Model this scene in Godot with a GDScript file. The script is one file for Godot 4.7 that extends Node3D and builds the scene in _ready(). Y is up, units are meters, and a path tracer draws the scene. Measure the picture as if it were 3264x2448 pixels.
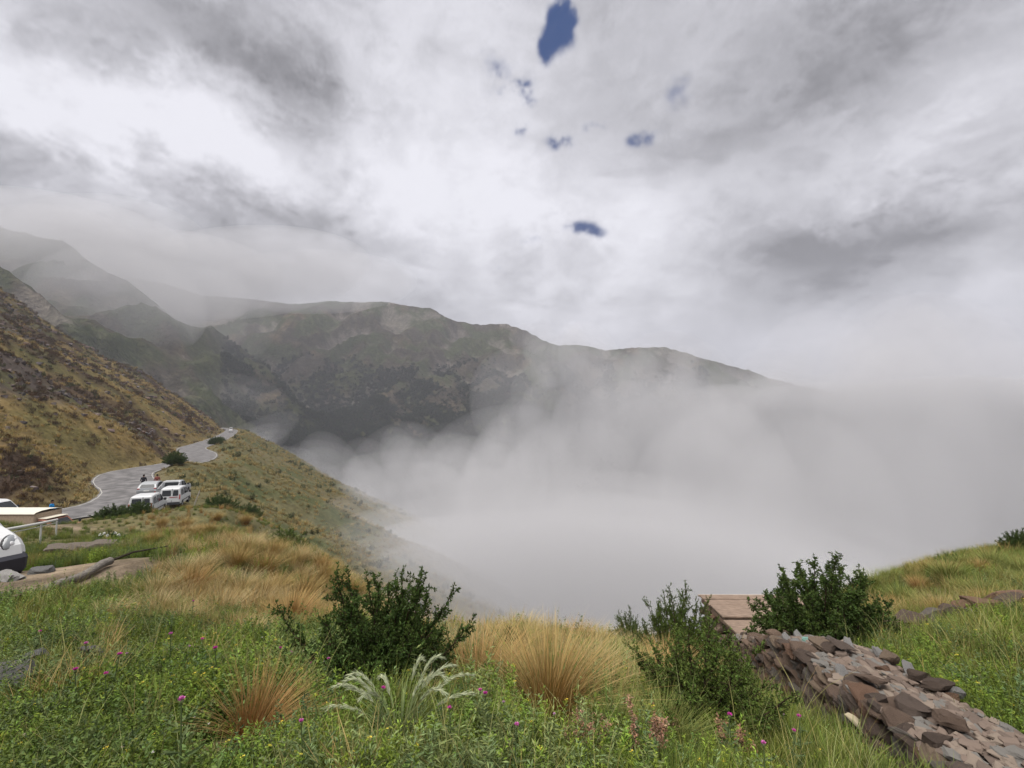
extends Node3D
# A misty mountain road seen from a grassy knoll. World: y up, metres, eye at the origin, -z ahead ("depth" d = -z).

const ROAD_Y := -8.3
const FLOOR_Y := -240.0
var rng := RandomNumberGenerator.new()
var na := FastNoiseLite.new()
var nb := FastNoiseLite.new()
var nr := FastNoiseLite.new()
var M := {}
var taken := {}

var tps_at := PackedVector2Array([Vector2(0.00, 0.00), Vector2(0.00, -6.00), Vector2(-9.00, -6.00), Vector2(9.00, -6.00), Vector2(-3.00, 1.00), Vector2(3.40, 0.50), Vector2(0.00, 2.50), Vector2(-1.12, 4.30), Vector2(0.27, 6.40), Vector2(0.30, 11.00), Vector2(0.50, 20.00), Vector2(6.00, 20.00), Vector2(-2.00, 16.00), Vector2(-4.58, 13.00), Vector2(-2.60, 13.00), Vector2(-10.76, 22.00), Vector2(-7.00, 22.00), Vector2(-20.00, 34.00), Vector2(-14.00, 34.00), Vector2(-26.55, 39.00), Vector2(-21.53, 26.00), Vector2(-16.60, 18.00), Vector2(-11.70, 11.00), Vector2(-11.35, 13.00), Vector2(-7.40, 7.00), Vector2(-4.50, 4.30), Vector2(-5.75, 8.50), Vector2(-25.60, 26.00), Vector2(-24.55, 28.00), Vector2(-30.35, 24.00), Vector2(1.23, 3.90), Vector2(1.56, 7.00), Vector2(2.30, 4.30), Vector2(2.35, 2.90), Vector2(3.10, 6.20), Vector2(3.30, 8.00), Vector2(4.30, 4.30), Vector2(4.00, 2.60), Vector2(4.87, 6.20), Vector2(4.30, 6.50), Vector2(8.39, 11.00), Vector2(13.87, 13.00), Vector2(7.68, 8.50), Vector2(6.50, 13.00), Vector2(12.00, 17.00), Vector2(18.00, 17.00), Vector2(16.00, 8.00), Vector2(9.00, 4.00), Vector2(20.00, 25.00), Vector2(-30.00, 38.50), Vector2(-33.50, 48.00), Vector2(-48.00, 31.00), Vector2(-70.00, 31.00), Vector2(-42.00, 62.00)])
var tps_w := PackedFloat64Array([-0.01777492, -0.001398943, -0.001984924, -0.00280435, 0.00274091, 0.002369124, 0.06178703, -0.02423544, 0.02100033, -0.04153728, -0.0335439, -0.01792189, -0.05723976, 0.1159119, -0.01131318, 0.06228459, -0.0107903, 0.05693937, -0.04246897, 0.01129255, -0.01135938, -0.01960986, 0.002895135, -0.0183376, 0.004091826, -5.978102e-06, -0.03075489, 0.04464914, -0.05187154, -0.0004501239, -0.01830656, 0.06749213, -0.03648769, -0.01755512, -0.05756174, -0.0177309, 0.0321287, 0.009137843, 0.04498607, -0.0183997, 0.03372229, -0.006657818, -0.02479842, 0.01894394, 0.02409965, 0.02027444, -0.01527499, -0.001334372, -0.009780704, -0.02072938, 0.003893285, -0.001914601, -0.0004395286, 0.001734515, -6.856339, -0.03176587, -0.1301844])


# ---------------------------------------------------------------- small helpers
func numbered(called: String) -> String:
	var n: int = taken.get(called, 0)
	taken[called] = n + 1
	return called if n == 0 else "%s_%03d" % [called, n]

func tag(o: Node, label: String, category: String, group := "", kind := "") -> Node:
	if label: o.set_meta("label", label)
	if category: o.set_meta("category", category)
	if group: o.set_meta("group", group)
	if kind: o.set_meta("kind", kind)
	return o

func thing(called: String, at: Vector3, turn: float, label: String, category: String, group := "") -> Node3D:
	var o := Node3D.new()
	o.name = numbered(called)
	add_child(o)
	o.position = at
	o.rotation.y = turn
	tag(o, label, category, group)
	return o

func mesh_of(called: String, m: Mesh, mat: Material, parent: Node = null) -> MeshInstance3D:
	var o := MeshInstance3D.new()
	o.mesh = m
	if mat: o.material_override = mat
	if parent == null:
		o.name = numbered(called)
		add_child(o)
	else:
		o.name = called
		parent.add_child(o, true)
	return o

func struct(called: String, m: Mesh, mat: Material) -> MeshInstance3D:
	var o := mesh_of(called, m, mat)
	o.set_meta("kind", "structure")
	return o

func lin(r: float, g: float, b: float) -> Color:
	return Color(r, g, b).linear_to_srgb()

func mat(r: float, g: float, b: float, rough := 0.85, spec := 0.35) -> StandardMaterial3D:
	var m := StandardMaterial3D.new()
	m.albedo_color = lin(r, g, b)
	m.roughness = rough
	m.metallic_specular = spec
	return m

func vmat(rough := 0.9, spec := 0.2) -> StandardMaterial3D:
	var m := StandardMaterial3D.new()
	m.vertex_color_use_as_albedo = true
	m.roughness = rough
	m.metallic_specular = spec
	return m

func noise_tex(size: int, freq: float, octaves: int, lo: float, hi: float, sd: int, kind := FastNoiseLite.TYPE_SIMPLEX_SMOOTH) -> NoiseTexture2D:
	var n := FastNoiseLite.new()
	n.noise_type = kind
	n.seed = sd
	n.frequency = freq
	n.fractal_octaves = octaves
	n.fractal_gain = 0.6
	var t := NoiseTexture2D.new()
	t.width = size
	t.height = size
	t.seamless = true
	t.noise = n
	var g := Gradient.new()
	g.set_color(0, Color(lo, lo, lo))
	g.set_color(1, Color(hi, hi, hi))
	t.color_ramp = g
	return t

func ss(a: float, b: float, x: float) -> float:
	return smoothstep(a, b, x)

# ---------------------------------------------------------------- the lie of the land
var road_pts: PackedVector2Array   # (x, depth), finely sampled
const RX := -500.0
const RD := -60.0
const RSTEP := 4.0
const RNX := 260
const RND := 125
var road_field: PackedFloat32Array

func lay_road() -> void:
	var c := [Vector2(-190, 34), Vector2(-120, 34.5), Vector2(-75, 35), Vector2(-50, 35.2), Vector2(-40.5, 38.5), Vector2(-37.5, 45), Vector2(-42.5, 54), Vector2(-51.5, 63),
		Vector2(-58.0, 73), Vector2(-60.0, 88), Vector2(-69.5, 105.3), Vector2(-85, 125.4), Vector2(-98.1, 152.4), Vector2(-126.7, 208.4), Vector2(-170, 285.4),
		Vector2(-196, 322), Vector2(-240, 372), Vector2(-320, 402), Vector2(-430, 408), Vector2(-560, 410)]
	for i in range(1, c.size() - 2):
		var n := int(maxf(3.0, c[i].distance_to(c[i + 1]) / 4.0))
		for k in n:
			road_pts.append(c[i].cubic_interpolate(c[i + 1], c[i - 1], c[i + 2], float(k) / n))
	road_pts.append(c[c.size() - 2])
	road_field.resize(RNX * RND)
	for j in RND:
		for i in RNX:
			var p := Vector2(RX + i * RSTEP, RD + j * RSTEP)
			var best := 1e12
			var sgn := 1.0
			for k in road_pts.size() - 1:
				var a := road_pts[k]
				var ab := road_pts[k + 1] - a
				var ap := p - a
				var t := clampf(ap.dot(ab) / ab.length_squared(), 0.0, 1.0)
				var q := (ap - ab * t).length_squared()
				if q < best:
					best = q
					sgn = 1.0 if ab.x * ap.y - ab.y * ap.x < 0.0 else -1.0
			road_field[j * RNX + i] = sqrt(best) * sgn

func road_s(x: float, d: float) -> float:   # signed distance to the middle of the road, right positive
	var fx := clampf((x - RX) / RSTEP, 0.0, RNX - 1.001)
	var fd := clampf((d - RD) / RSTEP, 0.0, RND - 1.001)
	var i := int(fx)
	var j := int(fd)
	var u := fx - i
	var v := fd - j
	var k := j * RNX + i
	return lerpf(lerpf(road_field[k], road_field[k + 1], u), lerpf(road_field[k + RNX], road_field[k + RNX + 1], u), v)

func knoll(x: float, d: float) -> float:
	var n := tps_at.size()
	var h := tps_w[n] + tps_w[n + 1] * x + tps_w[n + 2] * d
	for i in n:
		var r2 := (tps_at[i].x - x) ** 2 + (tps_at[i].y - d) ** 2
		if r2 > 1e-9:
			h += tps_w[i] * 0.5 * r2 * log(r2)
	return h

func hillside(x: float, d: float, s: float) -> float:
	if s < 0.0:
		var t := -s - 5.0
		if t <= 0.0: return ROAD_Y
		var g := na.get_noise_2d(x * 0.55 + d * 0.25, d * 0.55 - x * 0.2)
		var ridge := 1.0 - absf(nr.get_noise_2d(x * 0.9, d * 0.9)) * 2.0
		var h := 0.95 * minf(t, 5.0) + 0.70 * maxf(0.0, t - 5.0)
		h += minf(t * 0.22, 13.0) * g + minf(t * 0.07, 3.0) * ridge + minf(t * 0.14, 1.5) * nb.get_noise_2d(x * 7.0, d * 7.0)
		return ROAD_Y + h
	var t := s - 5.0
	if t <= 0.0: return ROAD_Y
	var h := -0.28 * minf(t, 4.0) - 0.6 * maxf(0.0, t - 4.0)
	h += minf(t * 0.15, 6.0) * na.get_noise_2d(x * 0.6, d * 0.6) + minf(t * 0.1, 0.7) * nb.get_noise_2d(x * 8.0, d * 8.0)
	return maxf(FLOOR_Y, ROAD_Y + h)

func ground_y(x: float, d: float) -> float:
	var s := road_s(x, d)
	var h := hillside(x, d, s)
	var a := -0.6 * x + 0.8 * d
	var b := 0.8 * x + 0.6 * d
	var w := 1.0 - ss(0.8, 1.12, sqrt((a / 58.0) ** 2 + (b / 32.0) ** 2))
	w *= ss(-7.0, -4.0, s)
	if w > 0.001:
		var k := knoll(x, d)
		if d > -4.0:
			k += 0.05 * nb.get_noise_2d(x * 40.0, d * 40.0) + 0.10 * nb.get_noise_2d(x * 14.0, d * 14.0) * ss(3.0, 9.0, absf(x) + d)
		h = lerpf(h, k, w)
	h += 1.7 * exp(-((x + 50.0) / 5.0) ** 2 - ((d - 73.0) / 7.0) ** 2)   # the hump that hides the bend
	var flat := 1.0 - ss(3.3, 6.0, absf(s))
	if flat > 0.0:
		h = lerpf(h, ROAD_Y - 0.12, flat)
	if d > 280.0:
		h = maxf(h, far_y(x, d))
	return h

# ridges of the mountains across the valley: [slope, points]
var ridges := [
	[0.60, [Vector3(-1300, 430, 1370), Vector3(-1094, 407, 1350), Vector3(-888, 350, 1330), Vector3(-607, 319, 1300), Vector3(-529, 328, 1300), Vector3(-318, 316, 1290), Vector3(-219, 297, 1280), Vector3(-173, 266, 1270), Vector3(-83, 251, 1260), Vector3(-20, 250, 1240), Vector3(29, 229, 1220), Vector3(112, 185, 1200), Vector3(182, 184, 1190), Vector3(239, 170, 1180), Vector3(382, 174, 1150), Vector3(413, 159, 1140), Vector3(539, 112, 1100), Vector3(623, 84, 1060), Vector3(700, 53, 1020), Vector3(799, 14, 960), Vector3(957, -26, 880), Vector3(1094, -60, 800)]],
	[0.72, [Vector3(-1300, 450, 860), Vector3(-1132, 400, 820), Vector3(-852, 315, 760), Vector3(-783, 293, 740), Vector3(-720, 280, 730), Vector3(-658, 246, 720), Vector3(-585, 209, 705), Vector3(-544, 168, 700), Vector3(-499, 110, 690), Vector3(-459, 54, 680), Vector3(-400, -40, 660)]],
	[0.72, [Vector3(-900, 320, 545), Vector3(-718, 248, 520), Vector3(-558, 174, 500), Vector3(-521, 149, 495), Vector3(-484, 120, 490), Vector3(-463, 102, 485), Vector3(-437, 72, 480), Vector3(-398, 33, 470), Vector3(-330, -40, 455)]],
	[0.80, [Vector3(-20, 250, 1240), Vector3(-51, 160, 1120), Vector3(-103, 74, 980), Vector3(-149, 4, 860), Vector3(-185, -65, 740), Vector3(-215, -140, 640)]],
	[0.80, [Vector3(-529, 328, 1300), Vector3(-419, 183, 1150), Vector3(-403, 99, 1000), Vector3(-380, 44, 880), Vector3(-360, -20, 760), Vector3(-340, -90, 660)]],
	[0.80, [Vector3(112, 185, 1200), Vector3(77, 104, 1050), Vector3(29, 0, 880), Vector3(-19, -79, 740), Vector3(-40, -150, 640)]],
	[0.80, [Vector3(382, 174, 1150), Vector3(351, 79, 1000), Vector3(302, -16, 820), Vector3(270, -100, 680)]],
	[0.80, [Vector3(-219, 297, 1280), Vector3(-235, 190, 1130), Vector3(-250, 100, 1000), Vector3(-262, 20, 880), Vector3(-270, -60, 770)]],
	[0.80, [Vector3(539, 112, 1100), Vector3(520, 40, 980), Vector3(480, -60, 820)]],
]

func far_y(x: float, d: float) -> float:
	var wx := x + 26.0 * na.get_noise_2d(x * 0.35, d * 0.35) + 7.0 * nb.get_noise_2d(x * 0.9, d * 0.9)
	var wd := d + 26.0 * na.get_noise_2d(d * 0.35 + 900.0, x * 0.35)
	var best := FLOOR_Y
	var near := 400.0
	for r in ridges:
		var k: float = r[0]
		var pts: Array = r[1]
		for i in pts.size() - 1:
			var a: Vector3 = pts[i]
			var b: Vector3 = pts[i + 1]
			var abx := b.x - a.x
			var abd := b.z - a.z
			var t := clampf(((wx - a.x) * abx + (wd - a.z) * abd) / (abx * abx + abd * abd), 0.0, 1.0)
			var q := sqrt((wx - a.x - abx * t) ** 2 + (wd - a.z - abd * t) ** 2)
			var h := a.y + (b.y - a.y) * t - k * q + 9.0 * exp(-q / 30.0) - 9.0
			if h > best:
				best = h
				near = q
	var amp := clampf(near / 90.0, 0.05, 1.0)
	best += amp * (36.0 * (0.5 - absf(nr.get_noise_2d(x * 0.45, d * 0.30)) * 2.0) + 7.0 * nb.get_noise_2d(x * 1.2, d * 0.9)) + 1.6 * nb.get_noise_2d(x * 5.0, d * 5.0)
	return maxf(best, FLOOR_Y - 10.0)

func at(x: float, d: float, up := 0.0) -> Vector3:
	return Vector3(x, ground_y(x, d) + up, -d)

# ---------------------------------------------------------------- what the land is covered with (base colours, linear)
func ground_col(x: float, d: float, s: float) -> Color:
	var n1 := nb.get_noise_2d(x * 6.0, d * 6.0)
	var n2 := nb.get_noise_2d(x * 30.0 + 700.0, d * 30.0)
	var dist := sqrt(x * x + d * d)
	if s < -4.0:
		# burnt-brown scree and shrubs, with runs of golden grass down the slope
		var run := na.get_noise_2d((x * 0.89 + d * 0.45) * 0.8, (-x * 0.45 + d * 0.89) * 1.5) + 0.30 * nb.get_noise_2d(x * 3.0, d * 3.0)
		var gold := Color(0.235, 0.170, 0.072)
		var brown := Color(0.082, 0.056, 0.042)
		var grey := Color(0.105, 0.088, 0.082)
		var c := brown.lerp(gold, ss(-0.22, 0.28, run + 0.25 * n2 + 0.05))
		c = c.lerp(grey, ss(0.1, 0.35, na.get_noise_2d(x * 1.3 + 300.0, d * 1.3) + 0.2 * n2) * 0.85)
		c = c.lerp(Color(0.115, 0.115, 0.045), ss(-0.05, 0.3, n1) * 0.6)
		var foot := 1.0 - ss(4.0, 9.0 + 5.0 * n1, -s)
		c = c.lerp(Color(0.20, 0.155, 0.07), foot * 0.8)
		return c * (1.0 + 0.45 * n2)
	var c := Color(0.155, 0.140, 0.070).lerp(Color(0.100, 0.112, 0.050), ss(-0.2, 0.35, n1))
	c = c.lerp(Color(0.21, 0.17, 0.09), ss(0.0, 0.4, na.get_noise_2d(x * 2.0, d * 2.0)) * 0.6)
	if dist < 48.0:
		c = c.lerp(Color(0.27, 0.21, 0.15) * (1.0 + 0.35 * n2), dirt(x, d))
	var verge := 1.0 - ss(4.0, 6.0 + 2.0 * n1, absf(s))
	c = c.lerp(Color(0.20, 0.165, 0.10), verge * 0.7)
	return c * (1.0 + 0.35 * n2)

func dirt(x: float, d: float) -> float:   # bare trodden ground by the parked car, and the pinkish bank beside the road
	var n := 0.35 * nb.get_noise_2d(x * 16.0, d * 16.0)
	var a := 1.0 - ss(0.7, 1.15, sqrt(((x + 10.2) / 3.6) ** 2 + ((d - 9.3) / 2.1) ** 2) + n)
	var a2 := 1.0 - ss(0.7, 1.1, sqrt(((x + 14.6) / 3.0) ** 2 + ((d - 16.6) / 1.0) ** 2) + n)
	var b := 1.0 - ss(0.75, 1.1, sqrt(((x + 32.0) / 9.0) ** 2 + ((d - 27.5) / 3.2) ** 2) + n)
	return clampf(maxf(maxf(a, a2 * 0.8), b), 0.0, 1.0)

func far_col(x: float, d: float, y: float, steep: float) -> Color:
	var n1 := nb.get_noise_2d(x * 1.1, d * 1.1)
	var n2 := nb.get_noise_2d(x * 5.0 + 300.0, d * 5.0)
	var n3 := na.get_noise_2d(x * 0.5 + 50.0, d * 0.5)
	var c := Color(0.062, 0.052, 0.036).lerp(Color(0.082, 0.080, 0.038), ss(-0.2, 0.35, n1 + n3))
	c = c.lerp(Color(0.155, 0.118, 0.070), ss(0.0, 0.4, n3 - 0.4 * n1) * 0.75)
	c = c.lerp(Color(0.046, 0.058, 0.022), ss(-0.06, 0.10, n3 + 0.6 * n1 + 0.25 * n2) * 0.85)   # green turf in patches
	# pale scree in the gullies
	var g := absf(nr.get_noise_2d(x * 0.45, d * 0.30)) * 2.0
	c = c.lerp(Color(0.20, 0.175, 0.15), ss(0.60, 0.95, g + 0.25 * n2) * 0.7)
	c = c.lerp(Color(0.13, 0.115, 0.10), ss(0.15, 0.5, n2) * 0.3)
	return c * (1.25 + 0.7 * n2)

func grid_mesh(xs: PackedFloat32Array, ds: PackedFloat32Array, hf: Callable, cf: Callable) -> ArrayMesh:
	var nx := xs.size()
	var nd := ds.size()
	var v := PackedVector3Array()
	var n := PackedVector3Array()
	var c := PackedColorArray()
	v.resize(nx * nd); n.resize(nx * nd); c.resize(nx * nd)
	for j in nd:
		for i in nx:
			v[j * nx + i] = Vector3(xs[i], hf.call(xs[i], ds[j]), -ds[j])
	for j in nd:
		for i in nx:
			var p := v[j * nx + mini(i + 1, nx - 1)] - v[j * nx + maxi(i - 1, 0)]
			var q := v[mini(j + 1, nd - 1) * nx + i] - v[maxi(j - 1, 0) * nx + i]
			var nn := p.cross(q).normalized()
			n[j * nx + i] = nn
			c[j * nx + i] = cf.call(v[j * nx + i], nn.y)
	var ix := PackedInt32Array()
	ix.resize((nx - 1) * (nd - 1) * 6)
	var k := 0
	for j in nd - 1:
		for i in nx - 1:
			var a := j * nx + i
			ix[k] = a; ix[k + 1] = a + nx; ix[k + 2] = a + 1
			ix[k + 3] = a + 1; ix[k + 4] = a + nx; ix[k + 5] = a + nx + 1
			k += 6
	var arr := []
	arr.resize(Mesh.ARRAY_MAX)
	arr[Mesh.ARRAY_VERTEX] = v; arr[Mesh.ARRAY_NORMAL] = n; arr[Mesh.ARRAY_COLOR] = c; arr[Mesh.ARRAY_INDEX] = ix
	var m := ArrayMesh.new()
	m.add_surface_from_arrays(Mesh.PRIMITIVE_TRIANGLES, arr)
	return m

func near_col(p: Vector3, _up: float) -> Color:
	if -p.z > 280.0 and far_y(p.x, -p.z) >= p.y - 0.01:
		return far_col(p.x, -p.z, p.y, _up)
	return ground_col(p.x, -p.z, road_s(p.x, -p.z))

func stretched(lo: float, hi: float, a: float, n_lo: int, n_hi: int) -> PackedFloat32Array:
	var out := PackedFloat32Array()
	var bl := log(-lo / a + sqrt((lo / a) ** 2 + 1.0))
	var bh := log(hi / a + sqrt((hi / a) ** 2 + 1.0))
	for i in n_lo: out.append(-a * sinh(bl * (n_lo - i) / n_lo))
	for i in n_hi + 1: out.append(a * sinh(bh * i / n_hi))
	return out

func build_land() -> void:
	var soil := vmat(0.95, 0.15)
	soil.albedo_texture = noise_tex(1024, 0.012, 6, 0.62, 1.0, 3)
	soil.uv1_triplanar = true
	soil.uv1_world_triplanar = true
	soil.uv1_scale = Vector3(0.09, 0.09, 0.09)
	soil.heightmap_enabled = true
	soil.heightmap_texture = noise_tex(1024, 0.02, 6, 0.0, 1.0, 5)
	soil.heightmap_scale = 14.0
	M.soil = soil
	var rock := vmat(0.95, 0.12)
	rock.albedo_texture = noise_tex(1024, 0.015, 6, 0.45, 1.0, 8)
	rock.uv1_triplanar = true
	rock.uv1_world_triplanar = true
	rock.uv1_scale = Vector3(0.008, 0.008, 0.008)
	rock.heightmap_enabled = true
	rock.heightmap_texture = noise_tex(1024, 0.02, 6, 0.0, 1.0, 9)
	rock.heightmap_scale = 500.0
	struct("hillside", grid_mesh(stretched(-480.0, 520.0, 11.0, 260, 130), stretched(-45.0, 420.0, 11.0, 40, 270), ground_y, near_col), soil)
	var xs := PackedFloat32Array()
	var ds := PackedFloat32Array()
	for i in 400: xs.append(-1500.0 + i * 7.0)
	for i in 165: ds.append(417.0 + i * 6.0)
	struct("mountain", grid_mesh(xs, ds, far_y, func(p: Vector3, up: float): return far_col(p.x, -p.z, p.y, up)), rock)
	var pl := PlaneMesh.new()
	pl.size = Vector2(5200, 5200)
	var g := struct("ground", pl, mat(0.07, 0.07, 0.04))
	g.position = Vector3(0, FLOOR_Y - 14.0, 0)
	# the road: one strip of asphalt with a thin pale edge line on each side
	var asphalt := mat(0.20, 0.19, 0.19, 0.8, 0.3)
	asphalt.albedo_texture = noise_tex(1024, 0.008, 6, 0.55, 1.0, 21)
	asphalt.uv1_triplanar = true
	asphalt.uv1_world_triplanar = true
	asphalt.uv1_scale = Vector3(0.06, 0.06, 0.06)
	struct("road", strip(-3.3, 3.3, 0.0), asphalt)
	var line := mat(0.30, 0.29, 0.27, 0.85)
	struct("road_marking", strip(-3.12, -3.02, 0.005), line)
	struct("road_marking", strip(3.02, 3.12, 0.005), line)

func strip(s0: float, s1: float, up: float) -> ArrayMesh:
	var st := SurfaceTool.new()
	st.begin(Mesh.PRIMITIVE_TRIANGLES)
	var n := road_pts.size()
	for i in n:
		var t := (road_pts[mini(i + 1, n - 1)] - road_pts[maxi(i - 1, 0)]).normalized()
		var r := Vector2(t.y, -t.x)
		for s in [s0, s1]:
			var p: Vector2 = road_pts[i] + r * s
			st.set_normal(Vector3.UP)
			st.add_vertex(Vector3(p.x, ROAD_Y + up, -p.y))
	for i in n - 1:
		for k in [0, 2, 1, 1, 2, 3]: st.add_index(i * 2 + k)
	return st.commit()

# ---------------------------------------------------------------- sky and mist
func cloudy_sky(w: int) -> ImageTexture:
	var h := w / 2
	var im := Image.create_empty(w, h, false, Image.FORMAT_RGBF)
	im.fill(Color(0.36, 0.36, 0.37) * SKY)
	# heaped and torn clouds as they lie round the valley: [azimuth, height, half-widths (degrees), lighter or darker]
	var heaps := [[-45.5, 26.5, 10.3, 3.2, 0.42], [-35.2, 28.3, 6.0, 2.8, 0.22], [-29.2, 27.0, 7.9, 3.0, 0.12], [-22.5, 26.1, 21.9, 4.7, 0.12], [4.3, 29.3, 19.7, 6.8, 0.17], [-6.3, 38.5, 14.6, 7.3, 0.12], [-26.7, 34.0, 7.6, 6.6, -0.26], [-21.9, 37.7, 3.7, 3.7, -0.12], [-38.4, 35.5, 13.3, 3.1, -0.17], [33.0, 16.0, 7.1, 4.7, -0.27], [37.9, 34.7, 18.8, 4.9, -0.15], [26.9, 29.6, 8.6, 4.0, -0.15], [47.0, 22.8, 5.4, 5.0, 0.08], [46.9, 10.1, 4.3, 4.3, 0.12], [13.8, 18.4, 18.1, 7.1, 0.15], [-42.6, 17.4, 16.7, 4.6, -0.08], [-23.3, 19.4, 15.6, 6.2, -0.03], [-6.1, 16.1, 16.9, 3.4, 0.12], [45.2, 15.9, 8.0, 2.8, -0.12], [37.1, 21.3, 6.8, 2.7, 0.10], [-33.4, 13.2, 16.5, 3.8, -0.08]]
	var gaps := [[7.2, 43.0, 1.35, 2.02, 1.15], [5.8, 41.3, 0.90, 1.13, 0.85], [4.4, 39.5, 0.73, 0.96, 0.95], [1.9, 35.5, 1.13, 1.13, 0.80], [1.1, 33.1, 1.02, 0.90, 0.85], [-0.1, 36.3, 1.92, 1.47, 0.55], [6.0, 31.2, 1.35, 0.62, 0.95], [10.7, 32.4, 1.11, 0.50, 1.00], [16.0, 30.7, 1.30, 0.60, 0.95], [8.3, 22.3, 1.46, 0.50, 0.62], [10.3, 21.5, 1.11, 0.50, 0.55], [2.5, 21.0, 2.03, 0.57, 0.45], [-0.3, 17.8, 3.39, 0.79, 0.30], [20.6, 34.1, 2.12, 1.59, 0.35], [-3.9, 38.6, 1.69, 1.69, 0.30]]
	var f1 := FastNoiseLite.new()
	f1.seed = 11; f1.frequency = 1.0; f1.fractal_octaves = 5; f1.fractal_gain = 0.5
	f1.domain_warp_enabled = true; f1.domain_warp_amplitude = 0.35; f1.domain_warp_frequency = 1.2
	var f2 := FastNoiseLite.new()
	f2.seed = 23; f2.frequency = 4.2; f2.fractal_octaves = 6; f2.fractal_gain = 0.56
	f2.domain_warp_enabled = true; f2.domain_warp_amplitude = 0.12; f2.domain_warp_frequency = 5.0
	var f4 := FastNoiseLite.new()   # heaped tops
	f4.seed = 77; f4.frequency = 2.6; f4.fractal_octaves = 5; f4.fractal_gain = 0.5
	f4.domain_warp_enabled = true; f4.domain_warp_amplitude = 0.15; f4.domain_warp_frequency = 3.0
	var f3 := FastNoiseLite.new()
	f3.seed = 5; f3.frequency = 11.0; f3.fractal_octaves = 5; f3.fractal_gain = 0.6
	for j in h / 2:
		var el := PI / 2.0 - (j + 0.5) / h * PI
		var ce := cos(el)
		var se := sin(el)
		var eld := rad_to_deg(el)
		for i in w:
			var az := wrapf((i + 0.5) / w * TAU, -PI, PI)   # a panorama begins straight ahead
			var azd := rad_to_deg(az)
			var x := sin(az) * ce
			var z := -cos(az) * ce
			var k := 1.0 / (se + 0.45)
			var a := f1.get_noise_3d(x * k * 1.5, se * 0.8, z * k * 1.5)
			var b := f2.get_noise_3d(x * k * 1.1, se * 0.9, z * k * 1.1)
			var v := 0.56 + 0.24 * a + (0.10 * b + 0.17 * (0.45 - 2.0 * absf(f4.get_noise_3d(x * k, se * 1.1, z * k)))) * ss(4.0, 22.0, eld)
			if absf(azd) < 75.0:
				for q in heaps:
					var e: float = ((azd - q[0] + a * 7.0) / q[2]) ** 2 + ((eld - q[1] + b * 4.0) / q[3]) ** 2
					if e < 8.0: v += q[4] * exp(-0.7 * e)
			v = lerpf(v, 0.56, 1.0 - ss(-2.0, 12.0, eld))
			v = clampf(0.525 + (v - 0.55) * 1.22, 0.21, 0.93)
			var col := Color(v * 0.965, v * 0.962, v * 1.035)
			if absf(azd - 8.0) < 24.0 and eld > 12.0:
				var hole := 0.0
				for q in gaps:
					var e: float = ((azd - q[0]) / q[2]) ** 2 + ((eld - q[1]) / q[3]) ** 2
					if e < 9.0: hole += q[4] * exp(-0.5 * e)
				if hole > 0.05:
					var n3 := f3.get_noise_3d(x * 1.2, se * 1.2, z * 1.2)
					hole = ss(0.16, 0.98, hole * (0.74 + 1.2 * b) + 1.25 * n3 * minf(1.0, hole * 1.5))
					col = col.lerp(Color(0.0, 0.048, 0.20), hole)
			im.set_pixel(i, j, Color(col.r * SKY, col.g * SKY, col.b * SKY))
	return ImageTexture.create_from_image(im)

const EXPOSURE := 4.0
const SKY := 1.0 / EXPOSURE

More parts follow.
